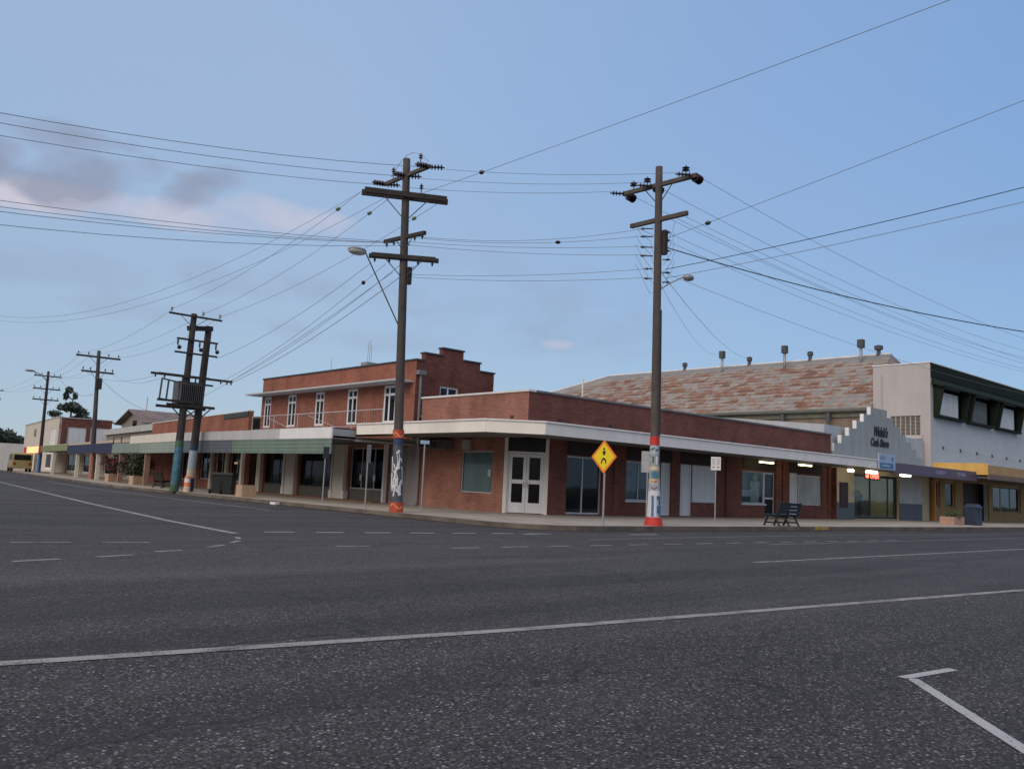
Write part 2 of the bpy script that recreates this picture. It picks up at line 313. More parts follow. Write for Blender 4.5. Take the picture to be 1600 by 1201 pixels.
M_LEAF = leafmat('dark_leaves', (.03, .045, .025)); M_LEAFG = leafmat('shrub_leaves', (.05, .08, .03)); M_LEAFR = leafmat('red_flowers', (.16, .025, .03))
M_BARK = mat('bark', (.08, .06, .05), .9, .4, 5, .4)
M_YEL = mat('sign_yellow', (.80, .62, .02), .35, .04, 3, 0, streak=.02); M_ORG = mat('sign_orange_edge', (.80, .22, .03), .35, .05, 3, 0, streak=.02)
M_BLK = mat('sign_black', (.01, .01, .01), .5, 0, 3, 0, streak=0)
M_SIGNW = mat('sign_white', (.72, .72, .72), .45, .08, 3, 0, streak=.05); M_SIGNB = mat('sign_blue', (.05, .14, .32), .4, .1, 3, 0, streak=.05); M_SIGNLB = mat('sign_pale_blue', (.32, .42, .58), .4, .1, 3, 0, streak=.05)
M_GREYT = mat('sign_grey_print', (.30, .31, .33), .5, 0, 3, 0, streak=0)
M_RED = mat('mural_red', (.50, .035, .025), .55, .3, 9, .05); M_REDO = mat('mural_orange_red', (.42, .07, .035), .6, .7, 9, .05); M_ORB = mat('mural_orange', (.75, .22, .08), .55, .3, 9, .05)
M_MGREY = mat('mural_grey', (.07, .08, .10), .6, .6, 6, .1); M_MWHITE = mat('mural_white', (.68, .70, .72), .6, .15, 8, .05); M_MBLUE = mat('mural_blue', (.06, .16, .33), .6, .35, 9, .05)
M_MTEAL = mat('mural_teal', (.07, .24, .28), .6, .45, 9, .05); M_MSAGE = mat('mural_sage', (.27, .33, .31), .6, .4, 9, .05); M_MCREAM = mat('mural_cream', (.60, .48, .36), .6, .3, 9, .05); M_MPALE = mat('mural_pale_blue', (.36, .45, .52), .6, .35, 9, .05)
M_MGREEN = mat('mural_green', (.05, .12, .07), .6, .4, 9, .05); M_MNAVY = mat('mural_navy', (.03, .05, .12), .6, .4, 9, .05)
M_MBLUE2 = mat('mural_sky_blue', (.05, .15, .20), .6, .9, 5, .05); M_MPINK = mat('mural_terracotta', (.33, .16, .11), .6, .3, 9, .05)
M_LIGHTY = emis('warm_tube', (1.0, .80, .36), 9.0); M_LIGHTW = emis('white_tube', (1.0, .90, .66), 8.0); M_NEON = emis('red_neon', (1.0, .10, .06), 5.0); M_LAMPO = emis('orange_lamp', (1.0, .50, .22), 1.1)
M_LENS = mat('frosted_lens', (.50, .50, .48), .3, .1, 4, 0)
M_VANY = mat('faded_yellow_paint', (.30, .25, .11), .35, .1, 2, 0, spec=.5); M_RUBBER = mat('rubber', (.015, .015, .015), .8, .1, 4, 0)

# ------------------------------------------------------------------ mesh helpers
class Fr:
    """facade frame: u along the wall, d outward, z up"""
    def __init__(s, o, u, d): s.o, s.u, s.d = Vector((*o, 0)), Vector((*u, 0)), Vector((*d, 0))
    def __call__(s, u, d, z): return s.o + s.u*u + s.d*d + Vector((0, 0, z))
XL, YR = 20.1, 21.55
FL = Fr((XL, 0), (0, 1), (-1, 0)); FR = Fr((0, YR), (1, 0), (0, -1)); FB = Fr((XL, 47), (.1191, .9929), (-.9929, .1191)); WF = Fr((0, 0), (1, 0), (0, 1))
FS = Fr((0, 28.3), (1, 0), (0, -1)); FW = Fr((53.2, 0), (0, 1), (-1, 0))
class MB:
    def __init__(s): s.v, s.f = [], []
    def add(s, vs, fs):
        o = len(s.v); s.v += [tuple(x) for x in vs]; s.f += [tuple(i+o for i in f) for f in fs]; return s
    def box(s, F, u0, u1, d0, d1, z0, z1):
        p = [F(u, d, z) for z in (z0, z1) for d in (d0, d1) for u in (u0, u1)]
        return s.add(p, [(0, 1, 3, 2), (4, 6, 7, 5), (0, 4, 5, 1), (2, 3, 7, 6), (0, 2, 6, 4), (1, 5, 7, 3)])
    def hexa(s, p): return s.add(p, [(0, 1, 3, 2), (4, 6, 7, 5), (0, 4, 5, 1), (2, 3, 7, 6), (0, 2, 6, 4), (1, 5, 7, 3)])
    def bar(s, a, b, w, h, upv=(0, 0, 1)):
        a, b = Vector(a), Vector(b); t = (b-a).normalized(); sd_ = t.cross(Vector(upv))
        if sd_.length < 1e-4: sd_ = t.cross(Vector((1, 0, 0)))
        sd_.normalize(); n = sd_.cross(t); p = []
        for e in (a, b):
            for j in (-1, 1):
                for i in (-1, 1): p.append(e + sd_*i*w/2 + n*j*h/2)
        return s.hexa(p)
    def tube(s, pts, r, n=8, cap=True):
        pts = [Vector(p) for p in pts]; rs = r if isinstance(r, (list, tuple)) else [r]*len(pts); rings = []
        pu = None
        for i, p in enumerate(pts):
            t = (pts[min(i+1, len(pts)-1)]-pts[max(i-1, 0)]).normalized()
            a = t.orthogonal().normalized() if pu is None else (pu - t*pu.dot(t)).normalized()
            pu = a; b_ = t.cross(a); rings.append([p + (a*math.cos(2*math.pi*k/n)+b_*math.sin(2*math.pi*k/n))*rs[i] for k in range(n)])
        vs = [x for rg in rings for x in rg]; fs = []
        for i in range(len(pts)-1):
            for k in range(n): fs.append((i*n+k, i*n+(k+1) % n, (i+1)*n+(k+1) % n, (i+1)*n+k))
        if cap: fs += [tuple(range(n))[::-1], tuple(range((len(pts)-1)*n, len(pts)*n))]
        return s.add(vs, fs)
    def prism(s, poly, F, d0, d1):
        n = len(poly); vs = [F(u, d0, z) for u, z in poly]+[F(u, d1, z) for u, z in poly]
        fs = [tuple(range(n)), tuple(range(n, 2*n))[::-1]]+[(i, (i+1) % n, n+(i+1) % n, n+i) for i in range(n)]
        return s.add(vs, fs)
    def slab(s, poly, z0, z1):
        n = len(poly); vs = [(x, y, z0) for x, y in poly]+[(x, y, z1) for x, y in poly]
        fs = [tuple(range(n)), tuple(range(n, 2*n))[::-1]]+[(i, (i+1) % n, n+(i+1) % n, n+i) for i in range(n)]
        return s.add(vs, fs)
    def ball(s, c, r, seg=10, ring=6, sc=(1, 1, 1)):
        c = Vector(c); vs = [c+Vector((0, 0, r*sc[2]))]; fs = []
        for i in range(1, ring):
            th = math.pi*i/ring
            for k in range(seg): ph = 2*math.pi*k/seg; vs.append(c+Vector((r*sc[0]*math.sin(th)*math.cos(ph), r*sc[1]*math.sin(th)*math.sin(ph), r*sc[2]*math.cos(th))))
        vs.append(c-Vector((0, 0, r*sc[2]))); L = len(vs)-1
        for k in range(seg): fs.append((0, 1+k, 1+(k+1) % seg)); fs.append((L, L-seg+(k+1) % seg, L-seg+k))
        for i in range(ring-2):
            for k in range(seg): a = 1+i*seg; fs.append((a+k, a+seg+k, a+seg+(k+1) % seg, a+(k+1) % seg))
        return s.add(vs, fs)
    def lathe(s, c, prof, n=14, axis=None):
        """prof: (radius, height) along axis from c"""
        c = Vector(c); ax = Vector(axis or (0, 0, 1)).normalized(); a = ax.orthogonal().normalized(); b_ = ax.cross(a); vs = []; fs = []
        for r, h in prof:
            for k in range(n): vs.append(c+ax*h+(a*math.cos(2*math.pi*k/n)+b_*math.sin(2*math.pi*k/n))*max(r, 1e-4))
        for i in range(len(prof)-1):
            for k in range(n): fs.append((i*n+k, i*n+(k+1) % n, (i+1)*n+(k+1) % n, (i+1)*n+k))
        fs += [tuple(range(n))[::-1], tuple(range((len(prof)-1)*n, len(prof)*n))]
        return s.add(vs, fs)
    def build(s, name, m, parent=None, smooth=False, bevel=0):
        me = bpy.data.meshes.new(name); o = bpy.data.objects.new(name, me); COL.objects.link(o)
        off = Vector((0, 0, 0)); q = parent
        while q is not None: off += q.location; q = q.parent
        if parent is None and s.v:
            xs = [p[0] for p in s.v]; ys = [p[1] for p in s.v]; zs = [p[2] for p in s.v]
            off = Vector(((min(xs)+max(xs))/2, (min(ys)+max(ys))/2, min(zs))); o.location = off
        me.from_pydata([tuple(Vector(p)-off) for p in s.v], [], s.f); me.update()
        bm = bmesh.new(); bm.from_mesh(me); bmesh.ops.recalc_face_normals(bm, faces=bm.faces); bm.to_mesh(me); bm.free()
        if smooth:
            for p in me.polygons: p.use_smooth = True
        me.materials.append(m)
        if parent is not None: o.parent = parent
        if bevel:
            md = o.modifiers.new('bevel', 'BEVEL'); md.width = bevel; md.segments = 2; md.limit_method = 'ANGLE'
        return o
def tag(o, label=None, cat=None, group=None, kind=None):
    for k, v in (('label', label), ('category', cat), ('group', group), ('kind', kind)):
        if v: o[k] = v
    return o
def thing(name, label, cat, loc=(0, 0, 0), group=None):
    o = bpy.data.objects.new(name, None); COL.objects.link(o); o.location = loc; o.empty_display_size = .2
    return tag(o, label, cat, group)
def struct(name, mb, m): return tag(mb.build(name, m), kind='structure')
def wall(F, u0, u1, z0, z1, holes, th=.25, d0=0.0):
    """wall with rectangular openings, clean reveals"""
    mb = MB(); us = sorted({u0, u1, *[min(max(h[i], u0), u1) for h in holes for i in (0, 1)]}); zs = sorted({z0, z1, *[min(max(h[i], z0), z1) for h in holes for i in (2, 3)]})
    def solid(i, j):
        if i < 0 or j < 0 or i >= len(us)-1 or j >= len(zs)-1: return False
        u, z = (us[i]+us[i+1])/2, (zs[j]+zs[j+1])/2
        return not any(h[0] < u < h[1] and h[2] < z < h[3] for h in holes)
    a, b_ = d0, d0-th
    for i in range(len(us)-1):
        for j in range(len(zs)-1):
            if not solid(i, j): continue
            A, B, C_, D = us[i], us[i+1], zs[j], zs[j+1]
            mb.add([F(A, a, C_), F(B, a, C_), F(B, a, D), F(A, a, D)], [(0, 1, 2, 3)]); mb.add([F(A, b_, C_), F(B, b_, C_), F(B, b_, D), F(A, b_, D)], [(3, 2, 1, 0)])
            if not solid(i-1, j): mb.add([F(A, a, C_), F(A, b_, C_), F(A, b_, D), F(A, a, D)], [(0, 1, 2, 3)])
            if not solid(i+1, j): mb.add([F(B, a, C_), F(B, b_, C_), F(B, b_, D), F(B, a, D)], [(3, 2, 1, 0)])
            if not solid(i, j-1): mb.add([F(A, a, C_), F(B, a, C_), F(B, b_, C_), F(A, b_, C_)], [(3, 2, 1, 0)])
            if not solid(i, j+1): mb.add([F(A, a, D), F(B, a, D), F(B, b_, D), F(A, b_, D)], [(0, 1, 2, 3)])
    return mb
def window(parent, F, u0, u1, z0, z1, fm, gm=None, mull=(), trans=(), fw_=.05, d=-.08, name='window', behind=None, bm_=None, bd=.12, label=None, pad=0.0):
    """frame with bars at mull (u) and trans (z); pane sub-part; curtain or blind sub-part behind it"""
    mb = MB(); e = .002; u0 += e; u1 -= e; z0 += e; z1 -= e
    mb.box(F, u0, u1, d-.05, d, z1-fw_, z1); mb.box(F, u0, u1, d-.05, d, z0, z0+fw_)
    mb.box(F, u0, u0+fw_, d-.048, d-.002, z0+fw_, z1-fw_); mb.box(F, u1-fw_, u1, d-.048, d-.002, z0+fw_, z1-fw_)
    for u in mull: mb.box(F, u-fw_*.45, u+fw_*.45, d-.046, d-.004, z0+fw_, z1-fw_)
    for z in trans: mb.box(F, u0+fw_, u1-fw_, d-.044, d-.006, z-fw_*.5, z+fw_*.5)
    w_ = mb.build(name, fm, parent)
    if label: w_['label'] = label
    MB().box(F, u0+fw_*.5, u1-fw_*.5, d-.03, d-.024, z0+fw_*.5, z1-fw_*.5).build('pane', gm or M_GLASS, w_)
    if behind: MB().box(F, u0+.01, u1-.01, d-.06-bd, d-.06-bd+.02, z0+.01, z1-.01).build(behind, bm_, w_)
    return w_
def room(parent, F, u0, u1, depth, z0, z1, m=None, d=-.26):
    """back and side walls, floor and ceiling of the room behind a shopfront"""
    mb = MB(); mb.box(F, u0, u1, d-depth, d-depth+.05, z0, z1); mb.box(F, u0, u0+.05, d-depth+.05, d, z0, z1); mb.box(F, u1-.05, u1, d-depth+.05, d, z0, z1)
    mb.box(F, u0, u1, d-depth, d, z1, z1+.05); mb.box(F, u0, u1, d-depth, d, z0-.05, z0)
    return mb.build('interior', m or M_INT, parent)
def text(parent, s, F, u, z, size, m, d=.004, shear=0.0, name='lettering', bold=0.0, wide=1.0, th=.006):
    cu = bpy.data.curves.new(name, 'FONT'); cu.body = s; cu.size = size; cu.shear = shear; cu.extrude = th/2; cu.offset = bold; cu.align_x = 'CENTER'; cu.align_y = 'CENTER'; cu.resolution_u = 2
    to = bpy.data.objects.new('tmp', cu); COL.objects.link(to); bpy.context.view_layer.update()
    me = bpy.data.meshes.new_from_object(to.evaluated_get(bpy.context.evaluated_depsgraph_get())); bpy.data.objects.remove(to); bpy.data.curves.remove(cu)
    off = Vector((0, 0, 0)); q = parent
    while q is not None: off += q.location; q = q.parent
    for v in me.vertices:
        x, y, zz = v.co; v.co = F(u+x*wide, d+zz, z+y)-off
    me.materials.clear(); me.materials.append(m); o = bpy.data.objects.new(name, me); COL.objects.link(o); o.parent = parent
    return o
FLm = Fr((XL, 0), (0, -1), (-1, 0))   # mirrored u so lettering on west-facing walls reads left to right

# ------------------------------------------------------------------ the setting
struct('ground', MB().slab([(-1500, -1500), (1500, -1500), (1500, 1500), (-1500, 1500)], -.30, -.02), M_GROUND)
KX, KY = 14.85, 15.45
def bx(y, x): return x + .12*max(0.0, y-47)
arc = [(KX+2.2-2.2*math.cos(t), KY+2.2-2.2*math.sin(t)) for t in [i*math.pi/2/10 for i in range(11)]]
def kerb_line(off):
    r = 2.2-off; a = [(KX+2.2-r*math.cos(t), KY+2.2-r*math.sin(t)) for t in [i*math.pi/2/10 for i in range(11)]]
    return [(KX+off+.12*253, 300), (KX+off+.12*53, 100), (KX+off, 47)]+a+[(60, KY+off), (260, KY+off)]
k0 = kerb_line(0)
struct('road', MB().slab([(-60, -40), (260, -40), (260, KY+.5), (KX+2, KY+2.0), (KX+.5, 47), (KX+.5+.12*253, 300), (-60, 300)], -.019, 0.0), M_ROAD)
kin = kerb_line(.14)
def strip(a, b, z0, z1):
    mb = MB(); n = len(a); vs = [(x, y, z0) for x, y in a]+[(x, y, z0) for x, y in b]+[(x, y, z1) for x, y in a]+[(x, y, z1) for x, y in b]; fs = []
    for i in range(n-1):
        fs += [(i, i+1, n+i+1, n+i), (2*n+i, 3*n+i, 3*n+i+1, 2*n+i+1), (i, 2*n+i, 2*n+i+1, i+1), (n+i, n+i+1, 3*n+i+1, 3*n+i)]
    fs += [(0, n, 3*n, 2*n), (n-1, 3*n-1, 4*n-1, 2*n-1)]
    return mb.add(vs, fs)
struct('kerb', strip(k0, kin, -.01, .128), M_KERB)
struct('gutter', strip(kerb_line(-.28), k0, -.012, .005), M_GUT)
struct('footpath', MB().slab([p for p in kin]+[(260, 120), (150, 300)], -.01, .124), M_PATH)

struct('road_shoulder', MB().slab([(-60, -39), (250, -39), (250, -3.6), (60, 1.2), (24, 3.1), (13.29, 4.16), (4.6, 5.01), (1.22, 5.51), (-1.2, 5.8), (-60, 11.5)], -.01, .0035), M_SHLD)
def line(pts, wd, m=None, z=.004):
    mb = MB()
    for (a, b) in zip(pts[:-1], pts[1:]):
        a, b = Vector((*a, 0)), Vector((*b, 0)); t = (b-a).normalized(); n = Vector((-t.y, t.x, 0))*wd/2
        mb.add([(*(a-n).xy, z), (*(b-n).xy, z), (*(b+n).xy, z), (*(a+n).xy, z)], [(0, 1, 2, 3)])
    return mb
def marks(name, segs, wd, m, z=.004):
    mb = MB()
    for s_ in segs:
        q = line(s_, wd, z=z); mb.add(q.v, q.f)
    return tag(mb.build(name, m), kind='structure')
marks('near_edge_line', [[(-1.2, 5.8), (1.22, 5.51), (4.6, 5.01), (13.29, 4.16), (24, 3.1), (60, 1.2)]], .125, M_LINE, z=.008)
marks('parking_bay_line', [[(5.70, 2.50), (6.33, 2.43)], [(5.74, 2.455), (4.9, 1.72), (2.9, -.04)]], .075, M_LINE3, z=.008)
marks('right_lane_line', [[(12.95, 8.15), (26, 8.25), (60, 8.3), (200, 8.3)]], .10, M_LINE2)
marks('kerb_continuity_dashes', [[(7.68+i*1.04, 15.48-.13*i), (7.68+i*1.04+.60, 15.42-.13*i)] for i in range(0, 7)] + [[(13.6, 14.6), (14.5, 14.6)], [(16.9, 14.2), (18.0, 14.2)]], .13, M_LINE3)
marks('centre_dashes', [[(7.35, 12.3), (7.95, 12.25)]]+[[(9.2+i*1.14, 11.62-.01*i), (9.82+i*1.14, 11.61-.01*i)] for i in range(0, 15)], .10, M_LINE2)
marks('turning_dashes', [[(2.47, 11.06), (3.01, 11.23)], [(3.45, 11.38), (3.95, 11.55)], [(4.36, 11.93), (4.78, 12.07)], [(5.3, 12.45), (5.7, 12.8)], [(6.0, 13.2), (6.3, 13.55)], [(6.45, 13.9), (6.6, 14.3)], [(3.0, 13.66), (3.75, 13.57)], [(4.15, 13.47), (4.8, 13.4)]], .09, M_LINE2)
marks('side_street_centre_line', [[(6.95, 15.1), (7.15, 19), (7.9, 27), (8.9, 36), (11.5, 60), (18, 110)]], .16, M_LINE2)
marks('side_street_edge_line', [[(12.3, 24.5), (12.5, 32), (12.95, 44), (13.2, 47), (14.8, 60)]], .10, M_LINE2)
marks('far_parking_lines', [[(14, 12.9), (21, 13.3), (60, 13.3)], [(18, 11.0), (60, 11.9)]], .06, M_LINE2)
# ------------------------------------------------------------------ corner shop building
t = thing('brick_shop_building', 'single-storey red brick corner shops with cream awning and splayed corner entrance', 'building', (XL, YR, 0))
CB = t
holesR = [(22.1, 24.0, .16, 2.24), (25.35, 26.98, .72, 2.22), (27.45, 28.15, .16, 2.26), (28.73, 31.3, .72, 2.26), (28.73, 29.56, .16, 2.26), (33.2, 35.05, .76, 2.2), (35.05, 35.95, .16, 2.2), (37.18, 38.05, .16, 2.27), (38.05, 40.2, .77, 2.2)]
wall(FL, 21.553, 27.75, .0, 4.33, [(21.5, 22.65, -.1, 2.76), (23.3, 25.07, .76, 2.27)]).build('left_street_wall', M_BRICK, t)
wall(FR, 20.103, 41.1, .0, 4.33, [(20.0, 21.15, -.1, 2.76)]+holesR).build('main_street_wall', M_BRICKD, t)
MB().box(WF, 20.36, 41.1, 34.0, 34.25, 0, 4.3).build('rear_wall', M_BRICKD, t)
MB().box(FL, 21.81, 34.0, -.25-20.9+.1, -.26-20.9+.4, 0, 4.25).build('party_wall', M_BRICKD, t)
MB().slab([(20.36, 21.82), (41.0, 21.82), (41.0, 34), (20.36, 34)], 3.62, 3.72).build('roof', M_OLDROOF, t)
mb = MB(); mb.box(FL, 21.50, 27.78, -.30, .05, 4.332, 4.40); mb.build('coping', M_COPE, t)  # pale left coping: sky reflection along its top is in the colour
mb = MB(); mb.box(FR, 20.405, 41.15, -.30, .05, 4.333, 4.402); mb.build('coping', mat('grey_capping', (.16, .165, .17), .6, .3, 2), t)
# splayed entrance
cdir = Vector((21.15-20.1, 21.55-22.65)).normalized(); FC = Fr((20.1, 22.65), (cdir.x, cdir.y), (cdir.y, -cdir.x)); CW = math.hypot(1.05, 1.10)
mb = MB(); mb.box(FC, -.02, .10, -.12, .06, .12, 2.75); mb.box(FC, CW-.10, CW+.02, -.12, .06, .12, 2.75); mb.build('entrance_post', M_CREAM, t)
MB().box(FC, .10, CW-.10, -.12, -.05, 2.28, 2.75).build('transom_panel', M_BLACKF, t)
dr = MB(); dr.box(FC, .10, CW-.10, -.10, .0, 2.20, 2.28); dr.box(FC, .10, .16, -.10, .0, .14, 2.20); dr.box(FC, CW-.16, CW-.10, -.10, .0, .14, 2.20)
dr = dr.build('door_frame', M_WDOOR, t)
for a, b_ in ((.165, CW/2-.004), (CW/2+.004, CW-.165)):
    lf = MB()
    for uu in ((a, a+.10), (b_-.10, b_)): lf.box(FC, uu[0], uu[1], -.075, -.03, .15, 2.19)
    for zz in ((.15, .50), (1.16, 1.30), (2.08, 2.19)): lf.box(FC, a+.10, b_-.10, -.073, -.032, *zz)
    lf = lf.build('door', M_WDOOR, t); MB().box(FC, a+.09, b_-.09, -.058, -.05, .45, 2.1).build('pane', M_GLASSD, lf)
    MB().tube([FC(CW/2+(-.06 if a < .3 else .06), 0, 1.02), FC(CW/2+(-.06 if a < .3 else .06), 0, 1.22)], .012).build('handle', M_STEEL, lf)
MB().slab([(20.4, 22.95), (21.4, 21.85), (26, 21.85), (26, 27), (20.4, 27)], .125, .13).build('entrance_floor', M_INT, t)
# left wall window, air conditioners, sign box, downpipe
window(t, FL, 23.3, 25.07, .76, 2.27, M_ALU, fw_=.035, d=-.04, behind='curtain', bm_=M_CURT, bd=.03)
MB().box(FLm, -23.62, -23.46, -.075, -.066, 1.36, 1.62).build('notice', M_SIGNW, t)
for (a, b_, z0, z1) in ((25.62, 26.42, 2.30, 2.66), (26.55, 27.25, 2.34, 2.68)):
    ac = MB().box(FL, a, b_, .0, .42, z0, z1).build('air_conditioner', mat('aged_unit_grey', (.13, .13, .125), .6, .3), t, bevel=.02)
    g_ = MB()
    for i in range(9): g_.box(FL, a+.05, a+(b_-a)*.58, .421, .435, z0+.05+i*(z1-z0-.1)/9, z0+.05+(i+.5)*(z1-z0-.1)/9)
    g_.build('grille', M_DSTEEL, ac); MB().lathe(FL(a+(b_-a)*.78, .421, (z0+z1)/2), [(.13, 0), (.13, .012), (.03, .02)], 16, (-1, 0, 0)).build('fan', M_BLACKF, ac)
MB().box(FL, 24.50, 24.98, .0, .12, 2.31, 2.68).build('meter_box', mat('meter_box_paint', (.34, .34, .32), .6), t, bevel=.01)
MB().tube([FL(27.66, .07, 2.7), FL(27.66, .07, .2)], .045).build('downpipe', mat('downpipe_dark', (.22, .20, .19), .6), t)
# main street openings
window(t, FR, 22.1, 24.0, .16, 2.24, M_ALU, mull=(23.02,), fw_=.06, d=-.10, name='sliding_door')
window(t, FR, 25.35, 26.98, .72, 2.22, M_ALU, fw_=.04, d=-.08, mull=(26.15,), behind='curtain', bm_=mat('blue_grey_curtain', (.26, .32, .36), .9, .5, 4), bd=.04)
MB().box(FR, 25.30, 27.03, -.08, .05, .655, .717).build('window_sill', M_ALU, t)
window(t, FR, 27.45, 28.15, .16, 2.26, M_WDOOR, M_BLIND, fw_=.07, d=-.08, name='door')
window(t, FR, 28.73, 29.56, .16, 2.26, M_WDOOR, M_BLIND, fw_=.09, d=-.08, name='door')
window(t, FR, 29.60, 31.3, .72, 2.26, M_ALU, M_BLIND, fw_=.04, d=-.04)
w5 = window(t, FR, 33.2, 35.05, .76, 2.2, M_ALU, fw_=.045, d=-.08)
MB().box(FR, 33.1, 35.1, -.08, .06, .69, .757).build('window_sill', M_ALU, t)
dp = MB(); dp.box(FR, 34.15, 34.85, -.20, -.18, .8, 1.75); dp.build('display_board', mat('grey_white_poster', (.52, .55, .52), .8, 1.3, 7), t)
MB().box(FR, 33.28, 34.1, -.20, -.18, .82, 1.05).build('banner', mat('banner_teal', (.06, .13, .20), .6, .3), t); MB().box(FR, 33.28, 34.1, -.20, -.18, 1.07, 1.36).build('banner', mat('poster_blue_white', (.55, .62, .66), .8, .9, 9), t); MB().box(FR, 33.3, 33.9, -.22, -.20, 1.4, 2.1).build('curtain', mat('grey_olive_curtain', (.20, .21, .18), .9, .3, 5), t)
MB().lathe(FR(34.5, -.17, 1.93), [(.20, 0), (.20, .01)], 20, (0, -1, 0)).build('round_sign', mat('round_sign_yellow', (.42, .40, .16), .7, .4, 9), t)
window(t, FR, 35.07, 35.95, .16, 2.2, M_ALU, M_GLASSD, fw_=.08, d=-.08, trans=(1.02,), name='door')
window(t, FR, 37.18, 38.03, .16, 2.27, M_WDOOR, M_BLIND, fw_=.10, d=-.08, name='door')
window(t, FR, 38.07, 40.2, .77, 2.2, M_ALU, mat('cream_grey_blind', (.38, .42, .42), .8, .35, 1.2), fw_=.045, d=-.05)
for u in (24.6, 31.9, 36.5, 40.75): MB().box(FR, u, u+.35, .001, .06, .12, 2.74).build('brick_pier', M_BRICKD, t)
for a, b_ in ((22.1, 24.0), (25.35, 26.98), (27.45, 28.15), (28.73, 31.3), (33.2, 35.95), (37.18, 40.2)): MB().box(FR, a, b_, .001, .03, 2.28, 2.75).build('transom_panel', mat('dark_transom', (.03, .024, .023), .8, .3), t)
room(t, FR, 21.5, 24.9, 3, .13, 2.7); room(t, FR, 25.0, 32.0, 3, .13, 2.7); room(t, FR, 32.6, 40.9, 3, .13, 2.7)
# awning
AWZ0, AWZ1 = 2.70, 3.07
outer = [(17.2, 27.78), (17.2, 20.35), (18.62, 19.15), (36.75+.1, 19.15), (41.12, 19.15)]
outer = [(17.2, 27.78), (17.2, 20.35), (18.62, 19.15), (41.12, 19.15)]
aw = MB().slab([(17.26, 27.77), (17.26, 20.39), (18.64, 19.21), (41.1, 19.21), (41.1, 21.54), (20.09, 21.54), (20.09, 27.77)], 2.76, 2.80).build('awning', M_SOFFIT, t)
MB().slab([(17.26, 27.77), (17.26, 20.39), (18.64, 19.21), (41.1, 19.21), (41.1, 21.54), (20.09, 21.54), (20.09, 27.77)], 2.98, 3.02).build('awning_roof', M_LOWROOF, aw)
def fascia(pts, z0, z1, th, m, name, parent):
    mb = MB()
    for i, (a, b_) in enumerate(zip(pts[:-1], pts[1:])):
        mb.bar((a[0], a[1], (z0+z1)/2), (b_[0], b_[1], (z0+z1)/2), th, z1-z0)
    return mb.build(name, m, parent)
M_FASC = mat('fascia_cream', (.80, .77, .70), .55, .10, 1.5, .04, streak=.12); M_FASG = mat('fascia_grey_white', (.74, .73, .71), .55, .12, 1.5, .04, streak=.14)
fascia([(17.2, 27.78), (17.2, 20.35)], AWZ0, AWZ1, .05, M_FASC, 'fascia', aw); fascia([(17.2, 20.35), (18.62, 19.15)], AWZ0-.001, AWZ1+.001, .052, M_FASC, 'fascia', aw); fascia([(18.62, 19.15), (41.12, 19.15)], AWZ0+.001, AWZ1-.001, .05, M_FASG, 'fascia', aw)
gt = MB()
for z in (3.085,):
    gt.tube([(17.16, 27.78, z), (17.16, 20.33, z), (18.60, 19.11, z), (41.12, 19.11, z)], .035, 6)
gt.build('gutter', M_COPE, aw)
vt = MB()
for u, z in [(22.3, 3.42), (23.6, 3.38), (24.5, 3.30), (25.6, 3.40), (26.3, 3.28), (27.1, 3.36), (27.5, 3.24)]: vt.box(FL, u, u+.16, .001, .006, z, z+.09)
for u in [21.5+2.7*i for i in range(8)]: vt.box(FR, u, u+.24, .001, .006, 3.42, 3.50)
vt.build('wall_vents', M_BLACKF, t)
for x, y in ((34.1, 20.9), (36.45, 20.35)):
    lt = thing('tube_light', 'lit fluorescent batten under the brick corner awning, ' + ('left one above the shop display window' if x < 35 else 'right one above the white blind'), 'light', (x, y, 2.60))
    MB().box(WF, x-.6, x+.6, y-.05, y+.05, 2.62, 2.755).build('housing', M_WHITE, lt); MB().tube([(x-.56, y, 2.595), (x+.56, y, 2.595)], .03).build('tube', M_LIGHTY, lt)

# ------------------------------------------------------------------ two-storey brick building
t = thing('two_storey_building', 'two-storey orange brick building with stepped parapet, tall white windows and balcony rail', 'building', (XL, 28.3, 0))
upw = [(29.25, 30.55), (32.62, 33.45), (35.5, 36.32), (38.2, 39.05), (40.85, 41.6)]
gw = [(30.05, 32.95, .14, 2.4), (34.15, 37.45, .14, 2.4), (38.8, 41.1, .14, 2.4)]
wall(FL, 28.303, 41.9, .0, 5.93, [(a, b_, 3.42, 5.0) for a, b_ in upw]+gw+[(28.5, 29.9, .13, 2.4)]).build('front_wall', M_BRICKO, t)
side = [(20.103, .0), (24.25, .0), (24.25, 5.85), (23.45, 5.85), (23.45, 6.2), (22.5, 6.2), (22.5, 6.58), (21.4, 6.58), (21.4, 6.26), (20.5, 6.26), (20.5, 5.935), (20.103, 5.935)]
# side wall, with a small window opening cut out of its flat band
mb = MB(); mb.prism([(20.103, 0), (24.25, 0), (24.25, 4.5), (20.103, 4.5)], FS, 0, -.25); mb.prism([(20.103, 4.5), (21.35, 4.5), (21.35, 5.02), (20.103, 5.02)], FS, 0, -.25)
mb.prism([(22.32, 4.5), (24.25, 4.5), (24.25, 5.02), (22.32, 5.02)], FS, 0, -.25); mb.prism([(20.103, 5.02), (24.25, 5.02), (24.25, 5.85), (23.45, 5.85), (23.45, 6.2), (22.5, 6.2), (22.5, 6.58), (21.4, 6.58), (21.4, 6.26), (20.5, 6.26), (20.5, 5.935), (20.103, 5.935)], FS, 0, -.25)
mb.build('side_wall', M_BRICKD, t)
cp = MB()
for a, b_, z in ((20.05, 20.5, 5.935), (20.46, 21.4, 6.26), (21.36, 22.54, 6.58), (22.5, 23.49, 6.2), (23.45, 24.29, 5.85)): cp.box(FS, a, b_, -.29, .05, z+.001, z+.065)
cp.build('coping', M_COPED, t)
